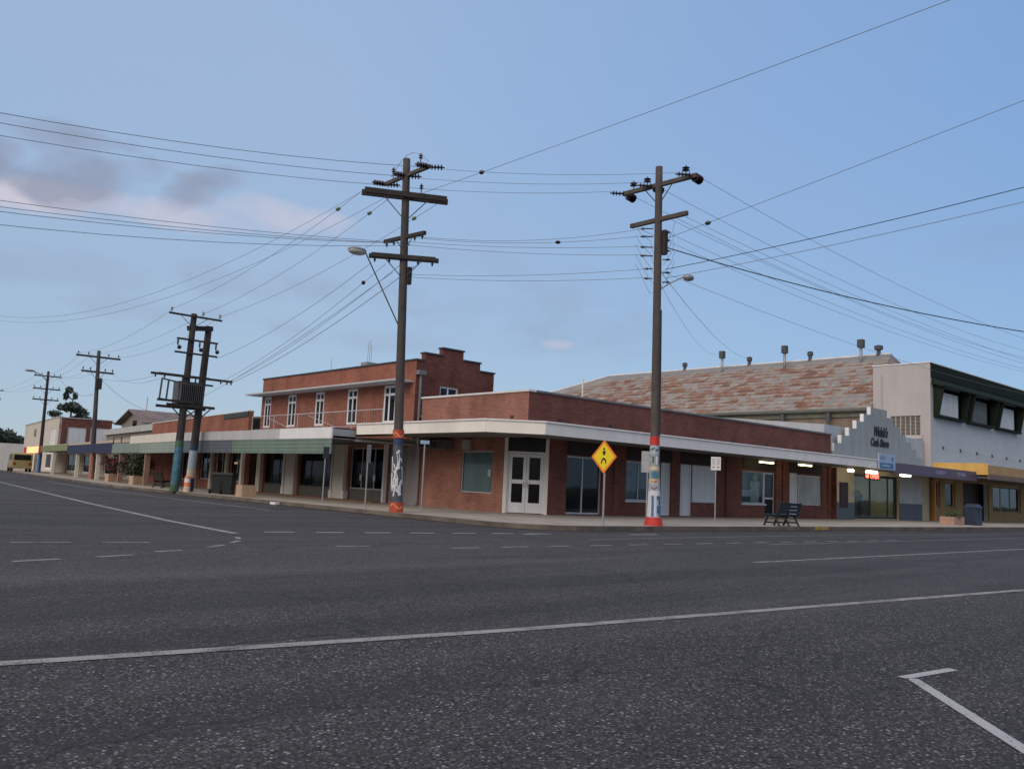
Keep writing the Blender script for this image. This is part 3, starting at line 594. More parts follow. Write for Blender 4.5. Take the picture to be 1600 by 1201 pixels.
MB().box(FL, 28.36, 41.95, -.30, .04, 5.932, 6.0).build('coping', M_COPED, t)
window(t, FS, 21.35, 22.32, 4.5, 5.02, M_WHITE, M_GLASSD, mull=(21.8,), fw_=.07, d=-.05)
mb = MB(); mb.box(WF, 24.0, 24.25, 28.6, 42, 0, 5.8); mb.box(WF, 20.4, 24.0, 41.65, 41.9, 0, 5.8); mb.build('rear_wall', M_BRICKD, t)
MB().slab([(20.36, 28.6), (24, 28.6), (24, 41.6), (20.36, 41.6)], 5.55, 5.65).build('roof', M_OLDROOF, t)
MB().box(FL, 28.45, 42.1, .003, .85, 5.04, 5.11).build('eave_slab', M_GREYW, t)
for a, b_ in upw: window(t, FL, a, b_, 3.42, 5.0, M_WHITE, M_GLASSD, mull=((a+b_)/2,) if b_-a < 1 else (a+.45, a+.9), trans=(4.62,), fw_=.10, d=-.02, name='balcony_door')
for (a, b_, z0, z1) in gw: window(t, FL, a, b_, .62, z1, M_ALU if a < 31 else M_BLACKF, mull=(a+(b_-a)*.36, a+(b_-a)*.7), fw_=.05, d=-.12, name='shop_window'); MB().box(FL, a, b_, -.2, -.06, .14, .618).build('stall_riser', M_RISER, t)
for u, z in ((32.1, 1.12), (31.05, 1.12)): MB().box(FL, u-.09, u+.09, -.11, -.10, z-.13, z+.13).build('notice', M_SIGNW, t)
MB().box(FL, 28.5, 29.9, -.16, -.10, .13, 2.4).build('roller_door', M_CORRG, t)
MB().box(FL, 27.76, 28.5, .0, .05, .13, 2.75).build('corrugated_panel', M_CORRG, t)
for a, b_ in ((29.92, 30.04), (33.1, 34.0), (37.6, 38.5), (41.2, 41.62), (34.1, 34.2), (38.62, 38.78)): MB().box(FL, a, b_, .001, .16, .12, 2.6).build('pillar', M_CREAM if b_-a > .3 else M_WHITE, t)
for u in (33.02, 34.08, 38.6): MB().box(FL, u-.12, u+.12, .0, .22, .12, .50).build('plinth', M_WHITE, t)
MB().box(FL, 30.0, 41.5, .17, .62, .12, .165).build('tiled_step', M_TILE, t)
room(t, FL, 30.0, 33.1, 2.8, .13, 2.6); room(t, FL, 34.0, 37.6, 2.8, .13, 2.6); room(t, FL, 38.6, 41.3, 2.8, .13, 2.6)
sh = MB(); random.seed(3)
for i in range(16): u = random.uniform(34.4, 40.8); z = random.uniform(.7, 1.7); sh.box(FL, u, u+random.uniform(.1, .4), -.9-random.random()*.5, -.8, z, z+random.uniform(.1, .45))
sh.build('shop_stock', mat('mixed_shop_stock', (.22, .20, .20), .8, 1.2, 2.5), t)
# downpipe with rainwater head on the side wall
M_DP = mat('downpipe_grey', (.17, .17, .175), .6); dpm = MB().tube([FS(20.28, .1, 5.35), FS(20.28, .1, 3.0)], .055).build('downpipe', M_DP, t); MB().box(FS, 20.1, 20.46, .0, .22, 5.35, 5.53).build('rainwater_head', M_DP, dpm)
an = MB()
for dx, h in ((0, 1.25), (.28, 1.0), (-.28, 1.0)): an.tube([(23.6+dx, 37.4+dx, 5.6), (23.6+dx, 37.4+dx, 7.0+h*.9)], .014, 5)
an.box(WF, 23.3, 23.9, 37.1, 37.7, 6.6, 6.95); an.tube([(23.6, 41.2, 5.6), (23.6, 41.2, 7.5)], .014, 5); an.build('rooftop_antenna', M_STEEL, t)
# balcony on the awning
aw = MB().box(FL, 27.86, 41.8, .17, 3.86, 2.52, 2.60).build('awning', M_SOFFITD, t)
MB().box(FL, 27.85, 31.9, 3.87, 3.93, 2.50, 2.90).build('fascia', M_WHITE, aw); MB().box(FL, 31.9, 41.8, 3.871, 3.925, 2.50, 2.88).build('fascia', M_GREYW, aw)
MB().box(FL, 27.86, 27.92, 2.9, 3.87, 2.501, 2.898).build('fascia_end', mat('shaded_slat_metal', (.30, .33, .37), .5), aw)
MB().box(FL, 27.87, 27.92, .2, 2.9, 2.45, 2.62).build('fascia_end', M_GREYW, aw)
MB().box(FL, 27.85, 36.3, 3.88, 3.92, 1.93, 2.495).build('valance', M_GREENA, aw); MB().box(FL, 36.32, 41.8, 3.88, 3.92, 1.93, 2.495).build('valance', M_BLUEA, aw)
MB().box(FL, 27.86, 41.8, .2, 3.86, 2.86, 2.90).build('deck', M_LOWROOF, aw)
rl = MB(); y0, y1 = 27.95, 39.2
rl.tube([(18.4, y0, 3.78), (18.4, y1, 3.78)], .018, 6); rl.tube([(18.4, y0, 3.15), (18.4, y1, 3.15)], .012, 6)
for i in range(6): y = y0+(y1-y0)*i/5; rl.tube([(18.4, y, 2.9), (18.4, y, 3.8)], .018, 6)
for i in range(60): y = y0+(y1-y0)*i/60; rl.tube([(18.4, y, 3.15), (18.4, y, 3.78)], .0025, 4)
for a, b_ in ((30.5, 33.8), (34.5, 37.6)): rl.tube([(18.4, a, 2.92), (18.4, b_, 3.70)], .012, 5)
rl.build('balcony_rail', mat('rail_grey', (.42, .43, .45), .5), aw)

# ------------------------------------------------------------------ low brick shops on the bent part of the side street
t = thing('low_brick_shops', 'low orange brick shop row with pale green valance, past the two-storey building', 'building', tuple(FB(-5, 0, 0)))
gw = [(-4.6, -2.4, .6, 2.3), (-1.9, .2, .6, 2.3), (1.0, 3.2, .6, 2.3), (4.6, 7.4, .5, 2.3)]
wall(FB, -5.0, 16.0, 0, 4.25, gw).build('front_wall', M_BRICKO, t)
mb = MB(); mb.box(FB, -5, 16, -8.25, -8, 0, 4.2); mb.box(FB, 15.75, 15.999, -8, -.26, 0, 4.2); mb.build('rear_wall', M_BRICKD, t)
MB().box(FB, -4.9, 15.7, -8, -.26, 3.9, 4.0).build('roof', M_OLDROOF, t)
MB().box(FB, -5.0, 16.05, -.3, .04, 4.252, 4.30).build('coping', M_COPE, t); MB().box(FB, -5.0, -.9, .005, .06, 3.98, 4.24).build('parapet_band', M_COPED, t)
for i, (a, b_, z0, z1) in enumerate(gw): window(t, FB, a, b_, z0, z1, M_WHITE if i % 2 else M_ALU, mull=((a+b_)/2,), fw_=.06, d=-.1, name='shop_window')
MB().box(FB, -1.95, .25, .002, .06, .13, .58).build('stall_riser', mat('red_painted_brick', (.30, .07, .06), .7), t)
for u in (-2.2, .6, 3.9, -4.8): MB().box(FB, u-.16, u+.16, .001, .14, .13, 2.5).build('pillar', M_CREAM, t)
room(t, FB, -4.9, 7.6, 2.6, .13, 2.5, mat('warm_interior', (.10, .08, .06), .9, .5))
for u, z in ((-3.1, 1.55), (-.7, 1.6)):
    lt = thing('pendant_light', 'round warm light glowing inside the shop window, ' + ('nearer the bins' if u < -2 else 'nearer the transformer poles'), 'light', tuple(FB(u, -.9, z)))
    MB().ball(FB(u, -.9, z), .11, sc=(1, 1, .6)).build('bulb', M_LAMPO, lt); MB().tube([FB(u, -.9, z+.05), FB(u, -.9, 2.5)], .012).build('flex', M_BLACKF, lt)
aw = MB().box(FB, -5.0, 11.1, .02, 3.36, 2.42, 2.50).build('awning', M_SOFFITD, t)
MB().box(FB, -5.1, 5.9, 3.37, 3.43, 2.48, 2.92).build('fascia', M_CREAM, aw); MB().box(FB, -5.1, 3.0, 3.37, 3.42, 1.92, 2.475).build('valance', M_GREENP, aw); MB().box(FB, 3.02, 11.1, 3.37, 3.42, 1.94, 2.5).build('valance', mat('sage_ribbed', (.20, .26, .22), .5, .2), aw)
fr_ = MB()
for z in (2.53, 2.93): fr_.box(FB, 6.0, 11.0, 3.36, 3.42, z, z+.05)
for u in (6.0, 8.5, 10.95): fr_.box(FB, u, u+.06, 3.36, 3.42, 2.53, 2.98)
fr_.build('sign_frame', M_DSTEEL, aw)
for u, d in ((2.0, 3.2), (9.0, 3.2)): MB().box(FB, u-.13, u+.13, d-.13, d+.13, .12, 2.42).build('post', mat('pink_brown_post', (.27, .17, .14), .8), t)

# weatherboard house behind
t = thing('weatherboard_house', 'grey weatherboard house with rusty gabled iron roof rising behind the low shops', 'house', (32.3, 98, 0))
hw = MB(); hy0, hy1, ap = 93.6, 102.6, 98.1
hw.prism([(hy0+.5, 0), (hy1-.5, 0), (hy1-.5, 6.0), (ap, 7.25), (hy0+.5, 6.0)], Fr((32.3, 0), (0, 1), (-1, 0)), 0, -9); hw.build('wall', mat('grey_weatherboard', (.24, .22, .20), .85, .3, 1), t)
for (ya, yb) in ((hy0, ap), (hy1, ap)):
    rf = MB(); rf.hexa([(31.6, ya, 5.75), (41.6, ya, 5.75), (31.6, ya, 5.87), (41.6, ya, 5.87), (31.6, yb, 7.3), (41.6, yb, 7.3), (31.6, yb, 7.42), (41.6, yb, 7.42)]); rf.build('roof', mat('rusty_iron', (.20, .155, .145), .75, .6, .8, streak=.5), t)
window(t, Fr((32.3, 0), (0, 1), (-1, 0)), 97.2, 98.4, 5.0, 6.2, M_BLACKF, M_GLASSD, d=.06, name='gable_window')
MB().tube([(33.5, 98.1, 7.3), (33.5, 98.1, 8.9)], .04).build('aerial', M_STEEL, t); 
# pale low building
t = thing('pale_shed', 'long low pale grey building with brown wall behind the navy awning', 'building', tuple(FB(30, -5, 0)))
MB().box(FB, 28, 50, -9, -3, 0, 4.3).build('wall', mat('brown_grey_wall', (.24, .21, .19), .85), t); MB().box(FB, 27.7, 50.3, -9.3, -2.7, 4.3, 4.85).build('roof', mat('pale_roof_edge', (.42, .44, .42), .6), t)
# navy awning shop
t = thing('navy_awning_shop', 'small cream shop row with navy blue awning fascia beside the terracotta-based pole', 'building', tuple(FB(30, 0, 0)))
gw = [(18.4, 24, .3, 2.2), (26, 33, .3, 2.2), (36, 44, .3, 2.2), (47, 54, .3, 2.2)]
wall(FB, 16.4, 61.5, 0, 3.3, gw).build('front_wall', mat('cream_shop_wall', (.44, .38, .30), .8), t)
MB().box(FB, 16.4, 61.5, -2.9, -.3, 3.2, 3.3).build('roof', M_OLDROOF, t)
for a, b_, z0, z1 in gw: window(t, FB, a, b_, z0, z1, M_WHITE, mull=((a+b_)/2,), fw_=.16, d=-.1, name='shop_window')
room(t, FB, 16.6, 61.2, 2.4, .13, 2.9, M_INT)
aw = MB().box(FB, 11.15, 61.5, .06, 3.3, 2.35, 2.42).build('awning', M_SOFFITD, t); MB().box(FB, 11.15, 30, 3.31, 3.38, 1.98, 2.62).build('fascia', mat('navy_paint', (.012, .016, .06), .5, .3), aw); MB().box(FB, 30.01, 46, 3.31, 3.37, 2.2, 2.75).build('fascia', mat('lime_fascia', (.20, .24, .11), .6), aw); MB().box(FB, 46.01, 48.5, 3.31, 3.37, 2.1, 2.8).build('fascia', mat('rust_fascia', (.20, .06, .03), .6), aw); MB().box(FB, 48.51, 58.5, 3.31, 3.37, 2.1, 2.75).build('lit_fascia', M_LAMPO, aw); MB().box(FB, 58.51, 61.4, 3.31, 3.37, 2.1, 2.75).build('fascia', M_RED, aw)
for u in (17.2, 26.0, 39.0, 52.0): MB().box(FB, u-.12, u+.12, 3.0, 3.24, .12, 2.35).build('post', M_CREAM, t)
# brick and cream corner building at the far end
t = thing('brick_cream_building', 'two-storey building with cream street front and dark brick side wall at the far end', 'building', tuple(FB(62, 0, 0)))
FE = Fr(tuple(FB(62, 0, 0).xy), (.9929, -.1191), (-.1191, -.9929))
wall(FB, 62.0, 96.0, 0, 6.45, [(64, 69, 3.3, 5.2), (74, 79, .4, 2.4), (66, 71, .4, 2.4), (84, 93, .2, 2.4)]).build('street_wall', mat('cream_render_far', (.55, .50, .43), .8, .12, .3), t)
wall(FE, .02, 5.6, 0, 6.4, [(.9, 2.9, 3.4, 5.4), (3.3, 5.2, 3.3, 5.5)]).build('side_wall', M_BRICKD, t)
window(t, FE, .9, 2.9, 3.4, 5.4, M_GREYW, M_BLIND, fw_=.12, d=-.05); window(t, FE, 3.3, 5.2, 3.3, 5.5, M_GREYW, M_BLIND, fw_=.12, d=-.05)
window(t, FB, 64, 69, 3.3, 5.2, M_WHITE, M_BLIND, fw_=.2, d=-.05); window(t, FB, 74, 79, .4, 2.4, M_WHITE, fw_=.2, d=-.05, name='shop_window'); window(t, FB, 66, 71, .4, 2.4, M_WHITE, fw_=.2, d=-.05, name='shop_window'); window(t, FB, 84, 93, .2, 2.4, M_BLACKF, fw_=.2, d=-.05, name='shop_window')
MB().box(FB, 62, 96, -6, -.3, 6.2, 6.3).build('roof', M_OLDROOF, t); MB().box(FB, 61.95, 96.1, -.35, .08, 6.452, 6.56).build('coping', M_GREYW, t); MB().box(FE, .1, 5.7, -.3, .06, 6.402, 6.5).build('coping', M_GREYW, t)
room(t, FB, 62.5, 95.5, 3, .13, 3.0, M_INT)
MB().box(FB, 82.5, 84.5, .003, .05, 4.6, 5.6).build('emblem', mat('emblem_green', (.16, .20, .12), .8), t)

# ------------------------------------------------------------------ picture hall with rusted roof
t = thing('rusty_roof_hall', 'long hall behind the shops with hipped, heavily rusted corrugated iron roof', 'building', (53.2, 25.1, 0))
EX0, EX1, EY0, EY1, RX, RY0, RY1, EZ, RZ = 53.0, 69.4, 25.06, 70.0, 61.2, 27.5, 54.5, 6.95, 11.72
rf = MB(); A_, B_, C2, D_ = (EX0, EY0, EZ), (EX1, EY0, EZ), (EX1, EY1, EZ), (EX0, EY1, EZ); P_, Q_ = (RX, RY0, RZ), (RX, RY1, RZ+.1)
def thick(q, h=.08): return q
rf.add([A_, D_, Q_, P_], [(0, 1, 2, 3)]); rf.add([B_, P_, Q_, C2], [(0, 1, 2, 3)]); rf.add([A_, P_, B_], [(0, 1, 2)]); rf.add([D_, C2, Q_], [(0, 1, 2)]); rf.add([A_, B_, C2, D_], [(0, 1, 2, 3)])
bpy_roof = rf.build('roof', M_RUST, t)
MB().tube([P_, Q_], .08, 8).build('ridge_cap', M_COPE, t); MB().tube([Q_, D_], .06, 8).build('hip_cap', M_COPE, t)
hm = MB(); hm.box(FW, 25.08, 69.6, -.25, -.05, 0, 6.9); hm.box(WF, 53.3, 69, 69.3, 69.6, 0, 6.9); hm.box(WF, 69.0, 69.2, 25.1, 69.6, 0, 6.9); hm.build('wall', M_FIBRO, t)
MB().tube([(52.9, 25.1, 6.86), (52.9, 69.9, 6.86)], .13, 8).build('gutter', mat('green_gutter', (.115, .12, .10), .6, .3), t)
MB().box(FW, 25.3, 69.5, -.04, .10, 6.42, 6.74).build('fascia', mat('green_brown_fascia', (.13, .13, .095), .8, .4), t)
for y in (27.9, 31.2, 37.5): MB().tube([(52.85, y, 6.7), (52.85, y, 6.1)], .16, 8).build('roof_vent', M_DSTEEL, t)
def vent(x, y, z0, z1, hw_, nm='ventilator'):
    mb = MB().tube([(x, y, z0), (x, y, z1)], .11, 8); o = mb.build(nm, M_STEEL, t, smooth=True)
    MB().lathe((x, y, z1-.02), [(.12, 0), (hw_, .04), (hw_, .60), (hw_*.95, .63), (.05, .64)], 4).build('cowl', M_DSTEEL, o)
vent(60.1, 41.1, 10.9, 12.3, .27); vent(60.1, 35.35, 10.9, 12.24, .27); vent(60.1, 29.2, 10.9, 12.15, .29)
for y, z in ((28.4, 11.9), (33.8, 11.8), (39.2, 11.8), (45.7, 11.8), (48.8, 11.9)):
    o = MB().lathe((RX, y, 11.6), [(.22, 0), (.14, .25), (.14, .45), (.30 if y < 30 else .22, .5), (.30 if y < 30 else .22, .78), (.05, .85)], 10).build('ridge_ventilator', M_DSTEEL, t)
MB().tube([(54.4, 51.5, 7.6), (54.4, 51.5, 10.55)], .07, 8).build('vent_pipe', M_COPE, t)
# white front block of the hall
t = thing('white_picture_theatre', 'tall two-storey rendered building with bottle green parapet and three hooded upper windows', 'building', (53.2, YR, 0))
wall(FR, 53.203, 80, .0, 9.6, [(53.7, 54.3, .9, 2.5), (55.0, 56.6, .9, 2.5), (57.8, 62.2, .13, 2.55), (62.9, 68.3, .7, 2.5)]).build('front_wall', M_RENDERG, t)
wall(FW, YR+.003, 25.05, .0, 9.6, [(22.1, 23.95, 5.2, 6.4)]).build('side_wall', M_RENDER, t)
mb = MB(); mb.box(WF, 53.46, 80, 24.8, 25.05, 0, 9.55); mb.box(WF, 79.7, 79.99, 21.9, 24.8, 0, 9.55); mb.build('rear_wall', M_RENDER, t)
MB().slab([(53.4, 21.8), (79.7, 21.8), (79.7, 24.8), (53.4, 24.8)], 9.3, 9.4).build('roof', M_OLDROOF, t)
cp = MB(); cp.box(FW, YR-.06, 25.1, -.32, .05, 9.602, 9.66); cp.box(FR, 53.55, 80, -.3, .06, 9.601, 9.66); cp.build('coping', M_WHITE, t)
MB().box(FR, 53.22, 79.9, .002, .07, 8.75, 9.598).build('parapet_band', M_BGREEN, t)
hd = MB(); hd.hexa([FR(53.35, .0, 8.35), FR(80, .0, 8.35), FR(53.35, .7, 8.14), FR(80, .7, 8.14), FR(53.5, .0, 8.76), FR(80, .0, 8.76), FR(53.5, .7, 8.24), FR(80, .7, 8.24)]); hd.build('window_hood', M_BGREEN, t)
for i in range(3):
    a = 53.65+5.0*i; b_ = a+4.35
    f_ = MB()
    for (u0_, u1_) in ((a, a+.16), (b_-.16, b_)):
        f_.hexa([FR(u0_, .0, 6.45), FR(u1_, .0, 6.45), FR(u0_, .30, 6.45), FR(u1_, .30, 6.45), FR(u0_, .0, 8.33), FR(u1_, .0, 8.33), FR(u0_, .62, 8.14), FR(u1_, .62, 8.14)])
    f_.box(FR, a, b_, .0, .34, 6.32, 6.449); f_ = f_.build('window_hood_frame', M_BGREEN, t)
    MB().box(FR, a+.17, b_-.17, .02, .05, 6.46, 8.2).build('pane', M_GLASSD, f_)
    MB().box(FR, a+.5 if i != 1 else a+.9, b_-.75 if i != 1 else b_-.9, .052, .08, 6.55, 7.95).build('blind', M_BLIND if i != 1 else mat('grey_green_blind', (.13, .15, .14), .8), f_)
lv = MB(); lv.box(FW, 22.1, 23.95, -.2, -.18, 5.2, 6.4); lv = lv.build('window', M_BLACKF, t)
lb = MB()
for i in range(7): u = 22.1+.02+i*.30; lb.box(FW, u, u+.06, -.16, -.05, 5.2, 6.4)
for j in range(14): lb.box(FW, 22.12, 23.93, -.15, -.10, 5.22+j*.085, 5.22+j*.085+.03)
lb.build('louvres', mat('louvre_beige', (.36, .33, .29), .6), lv); MB().box(FW, 22.0, 24.05, -.05, .08, 4.98, 5.19).build('window_sill', M_RENDER, t)
MB().tube([FW(24.5, .06, 9.0), FW(24.5, .06, 5.5)], .03, 6).build('conduit', M_RENDER, t)
MB().box(FW, YR-.04, YR+.3, .002, .05, 3.2, 9.5).build('corner_quoin', M_RENDER, t)
# ground floor shopfront of the theatre
gf = MB()
for a, b_ in ((53.2, 53.7), (54.3, 55.0), (56.6, 57.8), (62.2, 62.9), (68.3, 70.0)): gf.box(FR, a, b_, .003, .09, .12, 3.1)
gf.box(FR, 53.2, 70, .003, .085, 2.55, 3.099); gf.box(FR, 53.7, 54.3, .003, .08, .12, .9); gf.box(FR, 55.0, 56.6, .003, .08, .12, .9); gf.box(FR, 62.9, 68.3, .003, .08, .12, .7); gf.build('shopfront_panelling', M_OCHRE, t)
window(t, FR, 53.7, 54.3, .9, 2.5, M_ORDOOR, M_GLASSD, fw_=.12, d=-.03, name='window'); window(t, FR, 55.0, 56.6, .9, 2.5, M_OCHRE, M_GLASSD, fw_=.12, d=-.03)
window(t, FR, 62.9, 68.3, .7, 2.5, M_OCHRE, M_GLASS, mull=(64.7, 66.5), fw_=.12, d=-.05)
MB().box(FR, 57.8, 62.2, -.6, -.55, .13, 2.55).build('recessed_entrance', mat('dark_maroon', (.04, .022, .022), .6), t)
MB().box(FR, 52.95, 53.19, .1, .30, .12, 2.6).build('pilaster', M_ORDOOR, t)
pc = MB()
for u in (64.3, 65.9, 66.4): pc.box(FR, u, u+.22, -.6, -.57, .8, 2.2)
pc.build('poster', mat('grey_poster', (.30, .30, .33), .8, .6, 8), t)
room(t, FR, 62.6, 69.5, 2.5, .13, 2.7)
# ochre canopy
aw = MB(); aw.hexa([FR(53.6, .0, 2.72), FR(78, .0, 2.72), FR(53.6, 3.0, 2.72), FR(78, 3.0, 2.72), FR(53.6, .0, 2.80), FR(78, .0, 2.80), FR(53.6, 3.0, 2.80), FR(78, 3.0, 2.80)]); aw = aw.build('awning', M_SOFFITD, t)
e = MB(); e.hexa([FR(53.5, .0, 2.9), FR(53.58, .0, 2.9), FR(53.5, 3.05, 2.9), FR(53.58, 3.05, 2.9), FR(53.5, .0, 3.58), FR(53.58, .0, 3.58), FR(53.5, 3.05, 3.56), FR(53.58, 3.05, 3.56)]); e.build('awning_end', M_ORANGE, aw)
e = MB(); e.hexa([FR(53.6, 3.0, 2.95), FR(78, 3.0, 2.95), FR(53.6, 3.06, 2.95), FR(78, 3.06, 2.95), FR(53.6, 2.8, 3.5), FR(78, 2.8, 3.5), FR(53.6, 2.86, 3.5), FR(78, 2.86, 3.5)]); e.build('fascia', M_OCHRE, aw)
MB().box(FR, 53.6, 78, 2.96, 3.08, 2.66, 2.945).build('fascia_trim', mat('brown_trim', (.16, .11, .08), .6), aw); MB().box(FR, 53.6, 78, .0, 2.82, 3.42, 3.48).build('awning_roof', M_LOWROOF, aw)
for i in range(7):
    u = 55.0+2.7*i; rd_ = MB().tube([FR(u, .0, 4.55-.02*i), FR(u+.2, 2.7, 3.5)], .022, 5).build('tie_rod', M_STEEL, aw)
    MB().lathe(FR(u, .0, 4.55-.02*i), [(.10, 0), (.10, .05), (.03, .08)], 8, (0, -1, 0)).build('rosette', M_DSTEEL, t)

# ------------------------------------------------------------------ stepped gable shop
t = thing('stepped_gable_shop', 'grey rendered shop with stepped gable parapet, script lettering and purple awning', 'shop', (41.2, YR, 0))
steps = [(41.35, 3.0), (41.35, 3.95), (42.15, 3.95), (42.15, 4.40), (42.95, 4.40), (42.95, 4.84), (43.78, 4.84), (43.78, 5.28), (44.6, 5.28), (44.6, 5.70), (45.4, 5.70), (45.4, 6.15), (47.4, 6.15), (47.4, 5.75), (48.2, 5.75), (48.2, 5.35), (49.0, 5.35), (49.0, 4.95), (49.75, 4.95), (49.75, 4.55), (50.5, 4.55), (50.5, 4.15), (51.2, 4.15), (51.2, 3.75), (51.9, 3.75), (51.9, 3.0)]
MB().prism(steps, FR, 0, -.17).build('stepped_gable', M_GABLE, t)
for i in range(1, 12, 2):
    u, z = steps[i]; MB().box(FR, u-.012, u+.07, -.18, .015, z-.40, z+.02).build('lit_riser_face', M_WHITE, t)  # white strips put in for the lit left faces of the steps
wall(FR, 41.12, 53.19, .0, 2.999, [(43.6, 48.85, .16, 2.5)], .3).build('front_wall', mat('beige_upper_wall', (.50, .44, .30), .75, .15), t)
MB().box(FR, 41.17, 43.58, .002, .02, .12, .98).build('dado', M_SLATEB, t); MB().box(FR, 48.87, 51.9, .002, .02, .12, 1.05).build('dado', M_SLATEB, t)
MB().box(FR, 48.9, 51.85, .002, .018, 1.055, 2.6).build('grey_wall_panel', M_GREYW, t)
MB().box(FR, 41.1, 41.16, -.2, .3, 0, 2.7).build('party_wall', M_BRICKD, t)
text(t, "Walsh's", FR, 46.55, 4.86, .72, M_BLK, shear=.4, bold=.025, wide=.74, th=.03, d=.02); text(t, 'Cash Store', FR, 46.45, 4.27, .60, M_BLK, shear=.4, bold=.022, wide=.80, th=.03, d=.02)
window(t, FR, 43.6, 48.85, .16, 2.5, M_BLACKF, mull=(45.63, 47.75, 48.55), fw_=.12, d=-.12, name='shopfront')
rm = room(t, FR, 43.4, 49.2, 3.5, .13, 2.6, M_INTL, d=-.32)
MB().box(FR, 44.2, 48.2, -1.6, -1.5, 2.52, 2.57).build('ceiling_light', emis('shop_ceiling_tube', (1.0, .90, .55), 12.0), t)
sk = MB(); random.seed(9)
for i in range(12): u = random.uniform(43.8, 48.3); sk.box(FR, u, u+random.uniform(.2, .6), -1.6-random.random(), -1.2, .14, random.uniform(.5, 1.8))
sk.build('shop_stock', mat('stock_mixed', (.16, .15, .11), .8, 1.2, 2.2), t)
MB().box(FR, 42.0, 42.85, .022, .05, .70, 2.0).build('poster_board', mat('dark_poster', (.035, .02, .022), .6, 1.0, 6), t)
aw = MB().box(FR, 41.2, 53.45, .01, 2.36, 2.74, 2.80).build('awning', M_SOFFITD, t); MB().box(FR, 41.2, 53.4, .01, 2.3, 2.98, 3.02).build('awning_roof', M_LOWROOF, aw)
MB().box(FR, 38.4, 42.6, 2.37, 2.43, 2.62, 3.03).build('fascia', mat('sage_grey_fascia', (.36, .40, .37), .6), aw) if False else MB().box(FR, 41.15, 42.6, 2.37, 2.43, 2.62, 3.03).build('fascia', mat('sage_grey_fascia', (.36, .40, .37), .6), aw)
MB().box(FR, 42.62, 53.6, 2.37, 2.44, 2.52, 3.06).build('sign_fascia', M_PURPLE, aw)
lw = MB(); lw.prism([(40.2, 22.0), (40.2, 22.0)], FR, 0, 0) if False else None
rf = MB(); rf.hexa([(41.2, 21.95, 3.2), (53.1, 21.95, 3.2), (41.2, 34, 3.2), (53.1, 34, 3.2), (41.2, 21.95, 4.9), (53.1, 21.95, 4.9), (41.2, 34, 5.9), (53.1, 34, 5.9)]); rf.build('roof', M_LOWROOF, t)
# lilac lettering strokes on the purple fascia: two words too small to read
text(aw, 'CASH', FR, 48.4, 2.80, .30, M_LILAC, d=2.445, wide=1.6); text(aw, 'STORE', FR, 51.3, 2.80, .28, M_LILAC, d=2.445, wide=1.5)
for x, y, l, lab in ((40.9, 20.4, .5, 'small round lit lamp beside the blue hanging sign'), (42.6, 20.15, 1.15, 'bright white tube light above the shopfront, left of the red neon'), (46.6, 20.2, 1.15, 'bright white tube light under the purple awning, right of the red neon')):
    lt = thing('tube_light', lab, 'light', (x, y, 2.55)); MB().box(WF, x-l/2, x+l/2, y-.05, y+.05, 2.62, 2.73).build('housing', M_WHITE, lt); MB().tube([(x-l/2+.03, y, 2.55), (x+l/2-.03, y, 2.55)], .07).build('tube', M_LIGHTW, lt)
ns = thing('neon_sign', 'small red glowing neon sign hanging under the awning of the stepped gable shop', 'sign', (44.3, 20.9, 2.2))
nb = MB().box(WF, 43.5, 45.2, 20.93, 20.97, 2.22, 2.56).build('backboard', M_BLACKF, ns); text(ns, 'OPEN', Fr((0, 20.95), (1, 0), (0, -1)), 44.55, 2.39, .34, M_NEON, d=.03, wide=1.1, bold=.01)
MB().box(WF, 43.58, 43.86, 20.90, 20.92, 2.30, 2.48).build('neon_tube', M_NEON, ns); MB().tube([(43.7, 20.95, 2.56), (43.7, 20.95, 2.74)], .01).build('hanger', M_STEEL, ns); MB().tube([(45.0, 20.95, 2.56), (45.0, 20.95, 2.74)], .01).build('hanger', M_STEEL, ns)
bs = thing('hanging_shop_sign', 'pale blue sign board with dark blue panel at the end of the corner awning', 'sign', (37, 19, 2.7))
bs.location = (41.7, 19.05, 2.7)
b0 = MB().box(WF, 41.0, 42.75, 19.02, 19.08, 2.66, 3.42).build('board', M_SIGNLB, bs); MB().box(WF, 41.08, 42.5, 19.005, 19.019, 2.72, 2.98).build('panel', M_SIGNB, bs); MB().box(WF, 41.3, 42.1, 18.995, 19.004, 2.81, 2.89).build('pale_strip', M_SIGNLB, bs)
MB().box(WF, 42.35, 42.47, 19.008, 19.018, 3.1, 3.3).build('mark', M_SLATEB, bs); MB().box(WF, 41.1, 41.6, 19.008, 19.018, 3.15, 3.3).build('mark', mat('blue_mark', (.2, .27, .40), .5), bs)

# ------------------------------------------------------------------ poles
class PoleAxis:
    def __init__(s, b, t_, H): s.b, s.t, s.H = Vector((*b, 0)), Vector((*t_, 0)), H
    def __call__(s, z): k = z/s.H; p = s.b*(1-k)+s.t*k; return Vector((p.x, p.y, z))
def pole(name, label, ax, r0_, r1_, m=None, group=None, rf=None):
    t = thing(name, label, 'utility pole', (ax.b.x, ax.b.y, .12), group)
    mb = MB(); n = 24; rr = [rf(.1+(ax.H-.1)*i/n) if rf else r0_+(r1_-r0_)*i/n for i in range(n+1)]; mb.tube([ax(.1+(ax.H-.1)*i/n) for i in range(n+1)], rr, 14)
    mb.build('shaft', m or M_TIMBER, t, smooth=True); return t
def prad(ax, r0_, r1_, z): return r0_+(r1_-r0_)*(z/ax.H)
def arm(t, ax, z, v, half, w_=.11, h=.13, m=None, off=(0, 0), asym=0.0, name='crossarm'):
    v = Vector((*v, 0)).normalized(); c = ax(z)+Vector((*off, 0)); return MB().bar(c-v*(half-asym), c+v*(half+asym), w_, h).build(name, m or M_ARM, t, bevel=.008)
